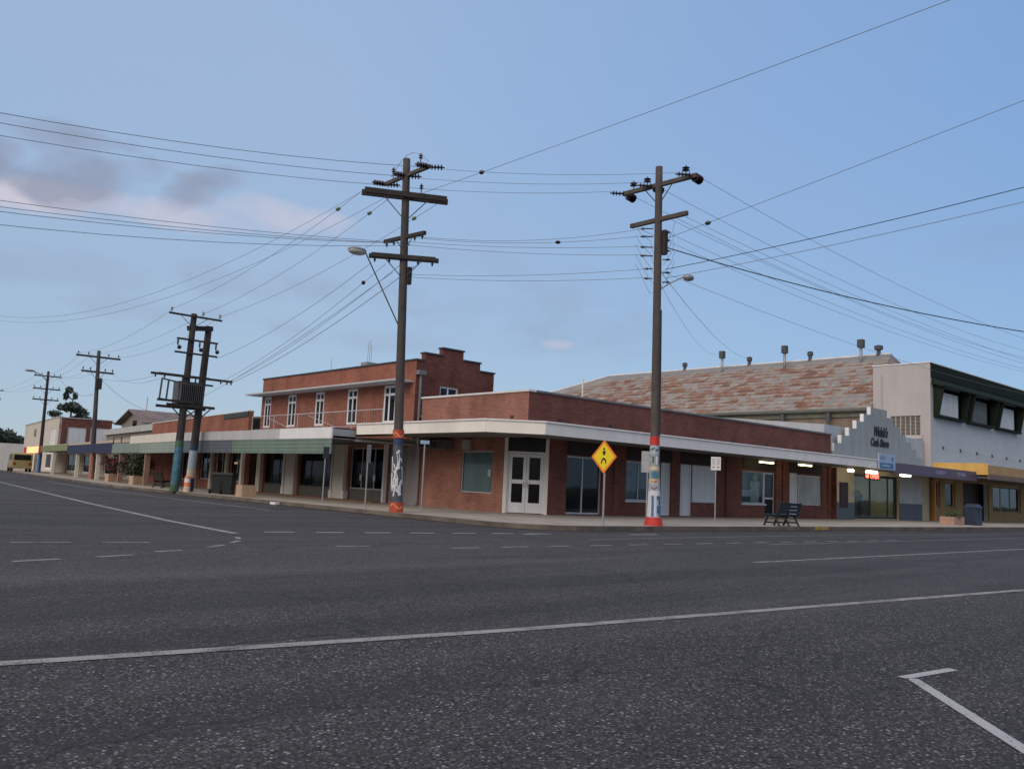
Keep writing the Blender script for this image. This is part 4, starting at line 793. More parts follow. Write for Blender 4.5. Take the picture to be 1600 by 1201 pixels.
def insul(t, p, axis, n=3, r=.075, m=None, step=.075, stem=.0):
    pr = [(.018, 0), (.018, stem+.02)]; h = stem+.03
    for i in range(n): pr += [(.03, h), (r, h+.02), (r*.85, h+.035), (.03, h+.05)]; h += step
    pr += [(.02, h), (.02, h+.03)]
    return MB().lathe(p, pr, 10, axis).build('insulator', m or M_PORC, t, smooth=False)
def braces(t, ax, z, v, reach, drop, off=(0, 0)):
    v = Vector((*v, 0)).normalized(); mb = MB()
    for s_ in (-1, 1): mb.tube([ax(z)+v*s_*reach+Vector((*off, -.05)), ax(z-drop)+v*s_*.1+Vector((*off, 0))], .016, 5)
    return mb.build('brace', M_DSTEEL, t)
def wrap(ax, rf_, pts, wd, th0, lift=.006):
    """ribbon painted round the pole: pts = (angle, z)"""
    mb = MB()
    for (a, b_) in zip(pts[:-1], pts[1:]):
        r = rf_(a[1])+lift; dx = (b_[0]-a[0])*r; dz = b_[1]-a[1]; L = math.hypot(dx, dz) or 1; nx, nz_ = -dz/L*wd/2, dx/L*wd/2; q = []
        for (p, s_) in ((a, -1), (a, 1), (b_, 1), (b_, -1)):
            th = th0+p[0]+s_*nx/r; z = p[1]+s_*nz_; c0 = ax(z); q.append((c0.x+math.cos(th)*r, c0.y+math.sin(th)*r, z))
        mb.add(q, [(0, 1, 2, 3)])
    return mb
def sleeve(t, ax, rf_, z0, z1, m, lift=.004, name='painted_band', n=18, flare=0):
    mb = MB(); k = 4; pts = [ax(z0+(z1-z0)*i/k) for i in range(k+1)]; mb.tube(pts, [rf_(p.z)+lift+flare*(1-i/k) for i, p in enumerate(pts)], n); return mb.build(name, m, t, smooth=False)

# pole on the corner (near pole, murals in grey and white)
axM = PoleAxis((15.12, 21.9), (14.95, 22.25), 11.3); rM = lambda z: .152-.0032*z+.045*max(0, 1-z/2.2)
t = pole('utility_pole', 'tall timber pole at the street corner, painted grey and white between orange-red bands', axM, .205, .125, rf=rM)
PM = t
TH = math.atan2(-21.9, -15.1)      # side facing the crossing
sleeve(t, axM, rM, .12, .42, M_REDO, .02); sleeve(t, axM, rM, 2.36, 2.62, M_REDO, .03); sleeve(t, axM, rM, .42, 2.14, M_MGREY, .004, 'mural'); sleeve(t, axM, rM, 2.14, 2.36, M_MNAVY, .005)
for z in (2.46, .30): wrap(axM, rM, [(-.9+.3*i, z+.07*math.sin(i*1.1)) for i in range(7)], .05, TH, .036).build('mural_stroke', M_ORB, t)
def arcp(c0, z0, ra, rz, a0, a1, n=9): return [(c0+ra*math.cos(a0+(a1-a0)*i/n), z0+rz*math.sin(a0+(a1-a0)*i/n)) for i in range(n+1)]
for pts, wd in ((arcp(-.25, 1.68, .45, .26, -1.4, 1.6), .085), (arcp(.35, 1.30, .7, .22, 1.8, 4.4), .07), (arcp(.2, .95, .5, .20, 1.7, 4.6), .06), (arcp(-.5, 1.05, .4, .25, -.6, 1.8), .09), ([(-.9, .75), (-.6, 1.1), (-.2, 1.42), (.3, 1.62)], .05), (arcp(.55, .82, .35, .16, 2.4, 5.4), .05), ([(.0, 1.9), (.25, 2.0), (.5, 1.93)], .05), ([(-1.2, .8), (-1.1, 1.3), (-1.25, 1.8)], .10), (arcp(-.75, 1.45, .25, .12, 0, 5.5), .035), (arcp(.6, 1.55, .35, .2, .5, 3.8), .045), ([(.3, .62), (.55, .75), (.5, .95), (.75, 1.1)], .05), ([(-.6, .6), (-.4, .8), (-.55, .95)], .04), (arcp(.85, 1.2, .2, .3, -1, 2), .04)):
    wrap(axM, rM, pts, wd, TH).build('mural_stroke', M_MWHITE, t)
arm(t, axM, 10.75, (0, 1), 1.25, .10, .12); arm(t, axM, 10.1, (1.21, -.665), 1.38, .12, .17, M_TIMBERD, off=(.10, .17)); arm(t, axM, 10.06, (1.21, -.665), 1.30, .12, .17, M_TIMBERD, off=(-.10, -.17)); braces(t, axM, 10.05, (1.21, -.665), .75, .75, (-.1, -.17))
arm(t, axM, 8.72, (.12, -.95), .95, .11, .12, M_TIMBERD); arm(t, axM, 8.08, (.86, -.58), 1.10, .11, .14, M_TIMBERD, off=(.09, .12)); arm(t, axM, 8.04, (.86, -.58), 1.0, .11, .14, M_TIMBERD, off=(-.09, -.12)); braces(t, axM, 8.04, (.86, -.58), .6, .6, (-.09, -.12)); braces(t, axM, 8.7, (.12, -.95), .35, .35)
for dy in (-1.2, .0, 1.2):
    q = axM(10.75)+Vector((0, dy, .0)); insul(t, q+Vector((-.06, 0, 0)), (-1, 0, -.15), 4, .095, step=.10); insul(t, q+Vector((.06, 0, 0)), (.63, -.77, -.05), 4, .095, step=.10)
insul(t, axM(10.81)+Vector((0, -.75, 0)), (0, 0, 1), 2, .07, stem=.28); insul(t, axM(10.81)+Vector((0, .75, 0)), (0, 0, 1), 2, .07, stem=.2); insul(t, axM(9.98)+Vector((.2, -.55, .1)), (0, 0, 1), 2, .07, stem=.12)
a2 = Vector((1.21, -.665, 0)).normalized()
GL = [axM(10.05)-a2*1.35+Vector((0, .2, 0)), axM(10.05)-a2*.35+Vector((0, .2, 0)), axM(10.05)+a2*1.2+Vector((0, .2, 0))]
for q, x in zip(GL, (13.95, 15.4, 16.2)):
    dv = (Vector((x, 38.82, 8.28))-q); k = .075; p = q+dv*k; p.z -= .35*4*k*(1-k); MB().lathe(p, [(.02, 0), (.06, .04), (.065, .16), (.02, .2)], 10, tuple(dv)).build('insulator', M_GREENGL, t)
for s_ in (-.85, -.5, .5, .85): insul(t, axM(8.72)+Vector((.1*s_, -s_, -.06)), (0, 0, -1), 1, .045); 
for s_ in (-.9, -.45, .45, .9): insul(t, axM(7.98)+Vector((.83*s_, -.56*s_, 0)), (0, 0, -1), 1, .045)
MB().box(WF, axM(7.5).x+.06, axM(7.5).x+.19, axM(7.5).y-.20, axM(7.5).y-.07, 7.2, 7.75).build('switch_box', M_TIMBERD, t)
# rabbit-ear jumper loop over the top
MB().tube([axM(10.8)+Vector((0, .9-.3*i, .10+.55*math.sin(math.pi*i/7))) for i in range(8)], .008, 4).build('jumper', M_WIRE, t)
lm = MB(); L0 = Vector((13.72, 22.85, 8.10)); lm.tube([axM(5.75), axM(5.8)+Vector((-.1, .06, .1)), L0+Vector((.22, -.15, -.02)), L0+Vector((.1, -.05, .05))], .022, 6); lm = lm.build('lamp_arm', M_DSTEEL, t)
MB().ball(L0, .3, 12, 8, (1.0, .75, .36)).build('lamp_head', M_LENS, lm, smooth=True); MB().ball(L0+Vector((0, 0, .05)), .31, 12, 8, (1.02, .77, .26)).build('lamp_cover', M_STEEL, lm, smooth=True)

# pole right of it (red, white and blue mural)
axR = PoleAxis((20.0, 15.92), (20.02, 16.08), 10.95); rR = lambda z: .138-.0028*z+.062*max(0, 1-z/2.0)
t = pole('utility_pole', 'tall timber pole right of the yellow sign, painted pale blue between red bands', axR, .20, .13, mat('grey_brown_timber', (.088, .074, .068), .85, .4, 3, .5, streak=.6), rf=rR)
PR = t; TH = math.atan2(-15.9, -20.0)
sleeve(t, axR, rR, .12, .36, M_RED, .035, flare=.05); sleeve(t, axR, rR, 2.44, 2.70, M_RED, .012); sleeve(t, axR, rR, .36, .95, M_MPALE, .008, 'mural'); sleeve(t, axR, rR, .95, 1.12, M_MWHITE, .007); sleeve(t, axR, rR, 1.12, 1.32, M_MPALE, .006); sleeve(t, axR, rR, 1.32, 1.46, M_MCREAM, .008); sleeve(t, axR, rR, 1.46, 1.72, M_MSAGE, .006); sleeve(t, axR, rR, 1.72, 1.82, M_MCREAM, .008); sleeve(t, axR, rR, 1.82, 2.18, M_MSAGE, .006); sleeve(t, axR, rR, 2.18, 2.44, M_MPALE, .007)
for a, m_, wd in ((-.55, M_MWHITE, .06), (-.2, M_MBLUE, .08), (.2, M_MWHITE, .09), (.65, M_MBLUE, .13), (1.1, M_MBLUE, .09), (-.95, M_MWHITE, .08)): wrap(axR, rR, [(a, .38), (a+.03, .7), (a-.02, .98)], wd, TH, .012).build('mural_stroke', m_, t)
for pts, m_, wd in ((arcp(.1, 1.58, .5, .07, 0, 6.28, 12), M_MTEAL, .09), ([(-.9, 2.0), (-.3, 2.06), (.3, 1.98), (.9, 2.08)], M_MPALE, .06), ([(-.7, 2.3), (-.2, 2.36), (.4, 2.28), (.8, 2.34)], M_MGREY, .05), ([(-.5, 1.22), (.0, 1.17), (.6, 1.24)], M_MPINK, .05), ([(-.3, 1.93), (-.28, 2.12)], M_MGREY, .05), ([(.45, 1.88), (.47, 2.12)], M_MWHITE, .05), ([(-.6, 1.40), (.0, 1.38), (.5, 1.41)], M_MPINK, .04), ([(-.2, 1.52), (.0, 1.68), (.25, 1.54)], M_MBLUE, .05)): wrap(axR, rR, pts, wd, TH, .014).build('mural_stroke', m_, t)
arm(t, axR, 10.38, (-.05, 1), 1.36, .11, .13); arm(t, axR, 9.28, (-.02, 1), 1.06, .12, .13); braces(t, axR, 10.35, (0, 1), .5, .5)
for dy in (-1.25, .2, 1.3):
    q = axR(10.38)+Vector((0, dy, 0)); insul(t, q+Vector((.07, 0, -.02)), (1, 0, -.12), 5, .14, step=.06); insul(t, q+Vector((-.07, 0, 0)), (-.63, .77, .05), 4, .09, step=.10); insul(t, q+Vector((0, .25 if dy < 1 else -.3, .06)), (0, 0, 1), 2, .12, stem=.10)
for i, z in enumerate((9.0, 8.75, 8.42, 8.15, 7.75, 7.45)):
    insul(t, axR(z)+Vector((-.1, .1, 0)), (-.63, .77, 0), 1, .04, stem=.25 if i < 4 else .12)
    insul(t, axR(z-.1)+Vector((.1, -.1, 0)), (.7, -.7, 0), 1, .04, stem=.1)
mb = MB(); c0 = axR(8.7); mb.box(WF, c0.x+.06, c0.x+.20, c0.y-.22, c0.y-.06, 8.2, 8.95); mb.build('switch_box', M_TIMBERD, t)
jp = MB()
for i in range(5):
    z = 9.1-.3*i; p0 = axR(z); jp.tube([p0+Vector((-.45, .5, 0)), p0+Vector((-.35, .4, -.25)), p0+Vector((-.15, .15, -.5-.1*i)), p0+Vector((-.12, .05, -.9))], .006, 4)
    jp.tube([p0+Vector((.35, -.35, .1)), p0+Vector((.3, -.3, -.2)), p0+Vector((.16, -.1, -.6))], .006, 4)
jp.build('jumper', M_WIRE, t)
la = MB().tube([axR(7.15)+Vector((.1, -.05, 0)), axR(7.4)+Vector((.45, -.2, 0)), (20.72, 15.62, 7.58)], .022, 6).build('lamp_arm', M_STEEL, t); MB().ball((20.9, 15.55, 7.58), .2, 12, 7, (1.0, .8, .5)).build('lamp_head', M_STEEL, la, smooth=True)
MB().tube([axR(2.75)+Vector((.12, -.09, 0)), axR(6.5)+Vector((.11, -.08, 0))], .02, 6).build('conduit', M_DSTEEL, t)

# transformer on two poles
t = thing('transformer_pole', 'pair of timber poles carrying a transformer, bases painted blue, green and white', 'transformer', (15.3, 39.3, .12))
axA = PoleAxis((14.82, 38.95), (15.05, 39.0), 8.25); axB = PoleAxis((15.75, 39.6), (15.95, 39.4), 7.85)
for ax_, ra, rb, cols in ((axA, .19, .13, ((.12, .45, M_MGREEN), (.45, 2.1, M_MBLUE2), (2.1, 2.4, M_MGREEN))), (axB, .19, .15, ((.12, .75, M_MNAVY), (.75, 1.1, M_MCREAM), (1.1, 2.0, M_MPALE), (2.0, 2.3, M_MNAVY)))):
    mb = MB(); mb.tube([ax_(.1+(ax_.H-.1)*i/6) for i in range(7)], [ra+(rb-ra)*i/6 for i in range(7)], 12); mb.build('pole', M_TIMBERD if ax_ is axA else mat('brown_timber', (.055, .046, .041), .85, .4, 3, .4, streak=.5), t, smooth=True)
    for z0, z1, m_ in cols: sleeve(t, ax_, lambda z, ra=ra, rb=rb, H=ax_.H: ra+(rb-ra)*z/H, z0, z1, m_)
MB().bar(axA(7.55)+Vector((-.2, 0, 0)), axB(7.75)+Vector((.15, 0, 0)), .2, .22).build('bracket', M_TIMBERD, t)
def cx(z, x0, x1, h=.08, y=38.82, m=M_TIMBERD, w_=.09): MB().bar((x0, y, z), (x1, y, z), w_, h).build('crossarm', m, t)
cx(8.1, 13.85, 16.3); cx(7.0, 14.3, 16.2); cx(6.38, 14.25, 16.22); cx(5.30, 13.3, 17.05, .10); cx(5.42, 13.95, 16.3, .10, 39.75); cx(3.98, 14.1, 16.3, .12); cx(3.95, 14.0, 16.3, .12, 39.85); cx(5.1, 15.6, 16.5, .08, 39.7); cx(4.15, 13.65, 15.3, .10, 38.75)
for x in (13.95, 15.4, 16.2): insul(t, (x, 38.82, 8.14), (0, 0, 1), 2, .07, m=M_STEEL, stem=.06)
for x in (14.35, 15.35, 16.12):
    insul(t, (x, 38.8, 6.96), (0, 0, -1), 3, .055); MB().ball((x+.08, 38.8, 6.60), .10, 8, 6).build('fuse', M_PORC, t)
br = MB(); br.tube([(14.4, 38.8, 8.05), axA(7.6)], .014, 5); br.tube([(15.6, 38.8, 8.05), axA(7.6)], .014, 5); br.tube([(14.3, 38.8, 3.9), axA(3.4)], .03, 5); br.tube([(16.1, 38.8, 3.9), axB(3.4)], .03, 5); br.tube([axA(3.4), axB(3.95)], .03, 5); br.tube([axB(3.4), axA(3.95)], .03, 5); br.build('brace', M_DSTEEL, t)
tk = MB().box(WF, 14.62, 15.72, 38.95, 39.65, 4.06, 5.1).build('transformer_tank', mat('transformer_grey', (.10, .10, .105), .5, .3), t, bevel=.03)
fn = MB()
for i in range(12): x = 14.66+i*.09; fn.box(WF, x, x+.03, 38.72, 38.94, 4.15, 5.0)
fn.build('cooling_fins', M_DSTEEL, tk)
for x in (14.9, 15.2, 15.5): insul(tk, (x, 39.3, 5.1), (0, 0, 1), 3, .05)
fg = MB()
for x in (13.75, 14.05): fg.tube([(x, 38.8, 4.15), (x+.05, 38.8, 5.1)], .04, 6)
fg.tube([(13.8, 38.8, 5.1), (14.6, 38.8, 5.0)], .035, 6); fg.tube([(13.7, 38.8, 4.2), (14.8, 38.8, 4.1)], .04, 6); fg.build('fuse_frame', M_DSTEEL, t)
for x in (13.5, 13.9, 16.5, 16.8, 17.0): insul(t, (x, 38.82, 5.26), (0, 0, -1), 1, .05)

def small_pole(label, b, tp, H, arms, m, cols=(), lamp=False):
    ax = PoleAxis(b, tp, H); t = pole('utility_pole', label, ax, .19, .12, m)
    for z0, z1, mm in cols: sleeve(t, ax, lambda z: .19-.07*z/H, z0, z1, mm, .01)
    for z, hf, v in arms:
        arm(t, ax, z, v, hf, .11, .13, M_TIMBERD); braces(t, ax, z, v, hf*.4, .5)
        vv = Vector((*v, 0)).normalized()
        for s_ in (-.9, -.45, .45, .9): insul(t, ax(z)+vv*hf*s_+Vector((0, 0, .06)), (0, 0, 1), 2, .07, stem=.05)
    return t, ax
t, ax157 = small_pole('timber pole along the side street with terracotta painted base, in front of the navy awning', (19.3, 66.5), (18.95, 66.5), 9.42, ((8.95, 1.5, (1, -.08)), (7.85, 1.1, (1, -.08))), M_TIMBER, ((.12, 2.3, M_MPINK), (2.3, 2.5, M_MNAVY)))
MB().box(WF, 18.9, 19.3, 66.2, 66.4, 6.6, 7.4).build('switch_box', M_TIMBERD, t)
t, ax75 = small_pole('timber pole with blue painted base and a street lamp before the cream building', (23.2, 97.5), (22.9, 96.5), 10.4, ((9.9, 1.25, (1, -.1)), (8.6, 1.25, (1, -.1)), (7.5, 1.2, (1, -.1))), M_TIMBERD, ((.12, 2.4, M_MBLUE),))
la = MB().tube([ax75(9.4), (22.2, 96.5, 10.0), (21.5, 96.5, 10.25)], .05, 6).build('lamp_arm', M_STEEL, t); MB().ball((21.2, 96.5, 10.27), .42, 8, 5, (1.2, .5, .3)).build('lamp_head', M_STEEL, la)
t, ax15 = small_pole('farthest timber pole at the left edge of the view, beside the yellow van', (26.0, 139), (26.1, 139), 11.3, ((11.0, 1.4, (1, -.1)), (9.75, 1.2, (1, -.1))), M_TIMBERD)

# ------------------------------------------------------------------ overhead wires, each span its own thing
def wire(a, b_, sag, r, label, group=None, m=None, n=24, ext=None):
    a, b_ = Vector(a), Vector(b_); pts = []
    for i in range(n+1): k = i/n; p = a*(1-k)+b_*k; p.z -= sag*4*k*(1-k); pts.append(p)
    o = MB().tube(pts, r*(.72 if m is None else .72), 6).build('overhead_wire', m or M_WIRE, None, smooth=True); return tag(o, label, 'power line', group)
g1 = 'high wires running left from the corner pole'
for dy, zz, s_ in ((-1.2, 10.62, 1.75), (0, 10.62, 1.55), (1.2, 10.62, 1.45)): wire((14.6, 22.15+dy, zz), (-21, 22.1+dy, 9.0), s_, .011, 'one of three high thin wires leaving the corner pole towards the upper left', g1)
g2 = 'low wires running left from the corner pole'
for dy, s_, z_ in ((.85, 1.1, 8.72), (.5, 1.3, 8.62), (-.1, 1.5, 8.50), (-.5, 1.85, 8.36)): wire((14.95, 22.15+dy, z_), (-21, 22.0+dy, 6.9), s_, .010, 'one of four low wires leaving the corner pole to the left below the clouds', g2)
g3 = 'high wires between the two near poles'
for a in (-1.2, 0, 1.2): wire((15.25, 21.95+a, 10.68), (19.7, 16.25+a*1.05, 10.42), .12, .009, 'one of three high wires between the two tall near poles', g3)
g4 = 'low wires between the two near poles'
for a, z0, z1, s_ in ((-.85, 8.65, 8.98, .25), (-.5, 8.65, 8.75, .2), (.5, 8.65, 8.42, .12), (.85, 8.6, 8.15, .12), (.2, 7.55, 7.72, .12), (.5, 7.5, 7.45, .12)): wire((15.1, 22.05+a*.6, z0), (19.7, 16.2, z1), s_, .009, 'one of six lower wires between the two tall near poles', g4)
MB_ = MB().ball((17.975, 18.281, 8.525), .055, 8, 6, (1.6, 1.6, .9)); tag(MB_.build('wire_spacer', M_IRON), 'small black spacer clipped on the wires midway between the two tall poles', 'wire fitting')
g5 = 'high wires running right along the main street'
for dy in (-1.25, .2, 1.3): wire((20.4, 15.95+dy, 10.33), (64, 15.9+dy, 10.5), .9, .009, 'one of three thin wires from the right pole top crossarm towards the right edge', g5)
g6 = 'low wires running right along the main street'
for dy, z in ((-.9, 9.2), (-.4, 9.2), (.4, 9.2), (.9, 9.2), (0, 7.7)): wire((20.1, 16.0+dy, z), (64, 15.9+dy, z+.2), .7, .008, 'one of five thin lower wires from the right pole along the main street', g6)
wire((20.2, 15.85, 8.42), (45, 3.5, 7.6), .95, .022, 'thick black cable sagging right from the right pole', None, M_WIREB)
wire((20.1, 15.8, 7.72), (20.0, -8, 9.4), .42, .013, 'upper of two cables rising right over the intersection from the right pole', None, M_WIREB); wire((20.1, 15.8, 7.45), (20.0, -8, 8.9), .38, .010, 'lower, thinner of two cables rising right over the intersection from the right pole')
wire((20.1, 15.7, 8.68), (20.0, -8, 12.1), .12, .010, 'single wire with a strain insulator rising to the right edge from the right pole'); wire((15.2, 21.6, 10.1), (16.55, -3.5, 11.0), .12, .010, 'single wire with an insulator crossing the top of the view from the corner pole')
for p, a in (((15.34, 19.0, 10.15), (.054, -1, .03)), ((20.094, 14.40, 8.84), (0, -1, .13))): tag(MB().lathe(p, [(.02, 0), (.06, .05), (.065, .12), (.02, .2)], 10, a).build('strain_insulator', M_PORC), 'dark strain insulator on the single wire near the ' + ('corner pole' if p[0] < 17 else 'right pole'), 'insulator')
g7 = 'high wires from the corner pole to the transformer'
for q, x in zip(GL, (13.95, 15.4, 16.2)): wire(q, (x, 38.82, 8.28), .35, .010, 'one of three high wires from the corner pole down to the transformer poles', g7)
g8 = 'low wires from the corner pole to the transformer'
for s_, x in ((-.9, 16.2), (-.45, 16.5), (.0, 16.8), (.45, 17.0)): wire(axM(7.95)+Vector((.83*s_, -.56*s_+.2, -.1)), (x, 38.85, 5.25 if x > 16.3 else 6.3), .3, .011 if x < 17 else .015, 'one of four lower wires from the corner pole down to the transformer poles', g8)
wire(axM(7.6)+Vector((-.2, .3, 0)), (18.0, 46.0, 4.7), .25, .012, 'service wire from the corner pole to the low brick shops'); tag(MB().ball((14.803, 24.126, 7.503), .07, 8, 6).build('wire_joint', M_IRON), 'black joint lump on the wires left of the corner pole', 'wire fitting')
g9 = 'wires from the transformer to the terracotta pole'
for x, x2 in ((13.95, -1.35), (15.4, -.65), (16.2, 1.35)): wire((x, 38.85, 8.25), ax157(9.1)+Vector((x2, 0, 0)), .45, .010, 'one of three wires from the transformer poles to the terracotta painted pole', g9)
for x, x2 in ((13.5, -1.0), (13.9, 1.0)): wire((x, 38.85, 5.2), ax157(7.9)+Vector((x2, 0, 0)), .5, .010, 'one of two low wires from the transformer poles to the terracotta painted pole', 'low wires from the transformer to the terracotta pole')
g10 = 'wires between the terracotta pole and the blue pole'
for a in (-1.2, -.5, .5, 1.2): wire(ax157(9.1)+Vector((a, 0, 0)), ax75(9.98)+Vector((a, 0, 0)), .7, .012, 'one of four wires between the terracotta painted pole and the blue painted pole', g10)
wire(ax75(9.9)+Vector((1.1, 0, 0)), ax157(6.3), .8, .02, 'thick service wire dipping from the blue painted pole to the terracotta painted pole')
g11 = 'wires between the two farthest poles'
for a in (-1.1, 0, 1.1): wire(ax75(9.9)+Vector((a, 0, 0)), ax15(11.1)+Vector((a, 0, 0)), .8, .013, 'one of three wires between the two farthest poles', g11)
g12 = 'long faint wires crossing the lower left sky'
for dz in (0, .3): wire(axM(10.1)-a2*(1.3-3*dz)+Vector((0, .2, 0)), (9.1, 64, 11.0-dz*1.2), 2.3, .009, 'one of two long faint wires curving from the corner pole to the left edge', g12)
wire((20.1, 16.0, 7.7), (61.1, 39.3, 12.35), .6, .012, 'service wire from the right pole down to the ridge of the rusty hall'); wire((20.1, 16.05, 7.4), (60.1, 41.1, 12.9), 1.0, .008, 'thinner service wire from the right pole to a ventilator of the rusty hall')
wire(FB(15, 0, 5), ax157(7.6), .5, .010, 'service wire from the terracotta painted pole to the low brick shops')
wire((34, 98, 7.4), ax157(7.6), .5, .010, 'service wire from the terracotta painted pole to the weatherboard house')

# ------------------------------------------------------------------ street signs and furniture
t = thing('warning_sign', 'yellow diamond warning sign with black pedestrian figure on a steel post at the kerb', 'road sign', (17.62, 15.72, .12))
MB().tube([(17.62, 15.75, .1), (17.62, 15.75, 2.1)], .027, 10).build('post', M_STEEL, t)
FY = Fr((17.58, 15.75), (0, -1), (-1, 0))
def dia(r, d0, d1, z=1.98): return MB().prism([(0, z-r), (r, z), (0, z+r), (-r, z)], FY, d0, d1)
p = dia(.46, .0, .008).build('panel', M_ORG, t); dia(.375, .0081, .0105).build('face', M_YEL, p)
fgm = MB(); fgm.ball(FY(0, .012, 2.19), .034, 10, 6, (.1, 1, 1))
fgm.prism([(-.045, 2.13), (.05, 2.15), (.06, 2.08), (.02, 2.02), (-.012, 2.02), (-.05, 2.08)], FY, .0106, .013)
fgm.prism([(-.03, 1.95), (.03, 1.95), (.09, 1.88), (.10, 1.79), (.065, 1.79), (.05, 1.86), (.0, 1.905), (-.05, 1.86), (-.065, 1.79), (-.10, 1.79), (-.085, 1.88)], FY, .0106, .013)
fgm.build('pedestrian_symbol', M_BLK, p); MB().box(FY, -.03, .03, -.03, .0, 1.7, 2.2).build('bracket', M_STEEL, t)
def psign(label, x, y, H, w_, h, m, F, lines=True, cat='road sign'):
    t = thing('street_sign', label, cat, (x, y, .12)); MB().tube([(x, y, .1), (x, y, H)], .024, 8).build('post', M_STEEL, t)
    f = Fr((x, y), *F); pn = MB().box(f, -w_/2, w_/2, .026, .034, H-h, H).build('panel', m, t)
    if lines:
        q = MB()
        for i in range(3):
            for j in (-1, 1): zc = H-h*(.17+.16*i) if True else 0; q.box(f, j*w_*.23-w_*.15, j*w_*.23+w_*.15, .0342, .036, zc-h*.04, zc+h*.04)
        q.box(f, -w_*.42, w_*.42, .0342, .036, H-h*.62, H-h*.60)
        for j in (-1, 1): q.box(f, j*w_*.23-w_*.13, j*w_*.23+w_*.13, .0342, .036, H-h*.84, H-h*.72)
        q.build('printing', M_GREYT, pn)
    return t
psign('white parking sign on a thin post in front of the brick shops', 25.99, 17.96, 2.42, .34, .47, M_SIGNW, ((.6, -.8), (-.8, -.6)))
psign('small grey sign on a post just left of the red-banded pole', 23.15, 18.75, 2.45, .42, .72, mat('weathered_sign_back', (.36, .38, .38), .5), ((.6, -.8), (-.8, -.6)), False)
psign('thin sign post with edge-on dark plate below the green valance', 15.75, 27.45, 2.16, .30, .42, M_DSTEEL, ((0, 1), (-1, 0)) if False else ((.95, .3), (.3, -.95)), False)
psign('thin sign post with pale edge-on plate left of the corner pole', 15.35, 24.02, 2.2, .20, .60, M_STEEL, ((.95, .3), (.3, -.95)), False)
psign('thin steel post just right of the corner pole, with a small blue-white plate', 15.9, 21.7, 2.35, .28, .11, M_SIGNLB, ((.82, -.57), (-.57, -.82)), False)

def bench(label, c0, ang, nseat=3, mb_=M_BENCHB, wd=1.55):
    t = thing('park_bench', label, 'bench', (c0[0], c0[1], .12)); u = (math.cos(ang), math.sin(ang)); F = Fr(c0, u, (-u[1], u[0]))
    for i in range(nseat):
        x = -wd/2+wd*i/(nseat-1); lg = MB()
        lg.tube([F(x, .30, .12), F(x, .16, .45)], .035, 6); lg.tube([F(x, -.30, .12), F(x, -.12, .45)], .035, 6); lg.bar(F(x, -.26, .46), F(x, .30, .46), .06, .06); lg.tube([F(x, -.20, .46), F(x, -.34, .92)], .03, 6); lg.bar(F(x, -.22, .24), F(x, .25, .24), .05, .05); lg.build('leg', M_IRON, t)
    s_ = MB()
    for j in range(4): s_.box(F, -wd/2-.08, wd/2+.08, -.22+j*.13, -.12+j*.13, .49, .525)
    s_.build('seat', mb_, t)
    s_ = MB()
    for j in range(3):
        d = -.24-.045*j; z = .56+.125*j; s_.hexa([F(-wd/2-.08, d-.02, z), F(wd/2+.08, d-.02, z), F(-wd/2-.08, d+.01, z), F(wd/2+.08, d+.01, z), F(-wd/2-.08, d-.055, z+.10), F(wd/2+.08, d-.055, z+.10), F(-wd/2-.08, d-.025, z+.10), F(wd/2+.08, d-.025, z+.10)])
    s_.build('backrest', mb_, t); return t
bench('dark blue-green slatted bench with black legs on the main street kerb', (27.1, 16.0), math.radians(0), 3, mat('dark_teal_slats', (.018, .042, .062), .5, .3, 6), 1.25)
bench('small black bench on the footpath left of the transformer poles', (16.35, 44.5), math.radians(-90), 2, M_IRON, 1.2)
tag(MB().slab([(28.3, 15.36), (29.2, 15.38), (29.1, 15.5), (28.4, 15.52)], .02, .135).build('kerb_patch', mat('ochre_kerb_patch', (.36, .24, .06), .8, .4, 6)), 'ochre painted patch on the kerb beside the bench', 'kerb marking')

def bin_(label, x, y, a, m=M_BIN, h=.98):
    t = thing('wheelie_bin', label, 'bin', (x, y, .124)); F = Fr((x, y), (math.cos(a), math.sin(a)), (-math.sin(a), math.cos(a)))
    b_ = MB().hexa([F(-.20, -.24, .15), F(.20, -.24, .15), F(-.20, .24, .15), F(.20, .24, .15), F(-.25, -.30, h), F(.25, -.30, h), F(-.25, .32, h), F(.25, .32, h)]).build('body', m, t, bevel=.02)
    MB().hexa([F(-.27, -.32, h+.001), F(.27, -.32, h+.001), F(-.27, .36, h+.001), F(.27, .36, h+.001), F(-.24, -.27, h+.08), F(.24, -.27, h+.08), F(-.24, .32, h+.05), F(.24, .32, h+.05)]).build('lid', m, t, bevel=.02)
    for s_ in (-1, 1): MB().tube([F(s_*.24, -.24, .22), F(s_*.30, -.24, .22)], .10, 12).build('wheel', M_RUBBER, t)
    MB().tube([F(-.2, -.34, h-.03), F(.2, -.34, h-.03)], .018, 6).build('handle', m, t)
bin_('dark green wheelie bin, left one of the pair at the kerb', 16.0, 36.95, R(-45)); bin_('dark green wheelie bin, right one of the pair at the kerb', 16.15, 36.25, R(-42))
t = thing('litter_bin', 'navy blue litter bin beside the pink planter in front of the ochre shopfront', 'bin', (47.3, 17.1, .124))
MB().box(WF, 46.95, 47.75, 16.8, 17.4, .124, 1.0).build('body', M_BINB, t, bevel=.04); MB().hexa([(46.9, 16.75, 1.001), (47.8, 16.75, 1.001), (46.9, 17.45, 1.001), (47.8, 17.45, 1.001), (47.05, 16.9, 1.2), (47.65, 16.9, 1.2), (47.05, 17.3, 1.2), (47.65, 17.3, 1.2)]).build('lid', M_BINB, t, bevel=.03); MB().box(WF, 47.1, 47.6, 16.79, 16.799, .75, .92).build('opening', M_IRON, t)
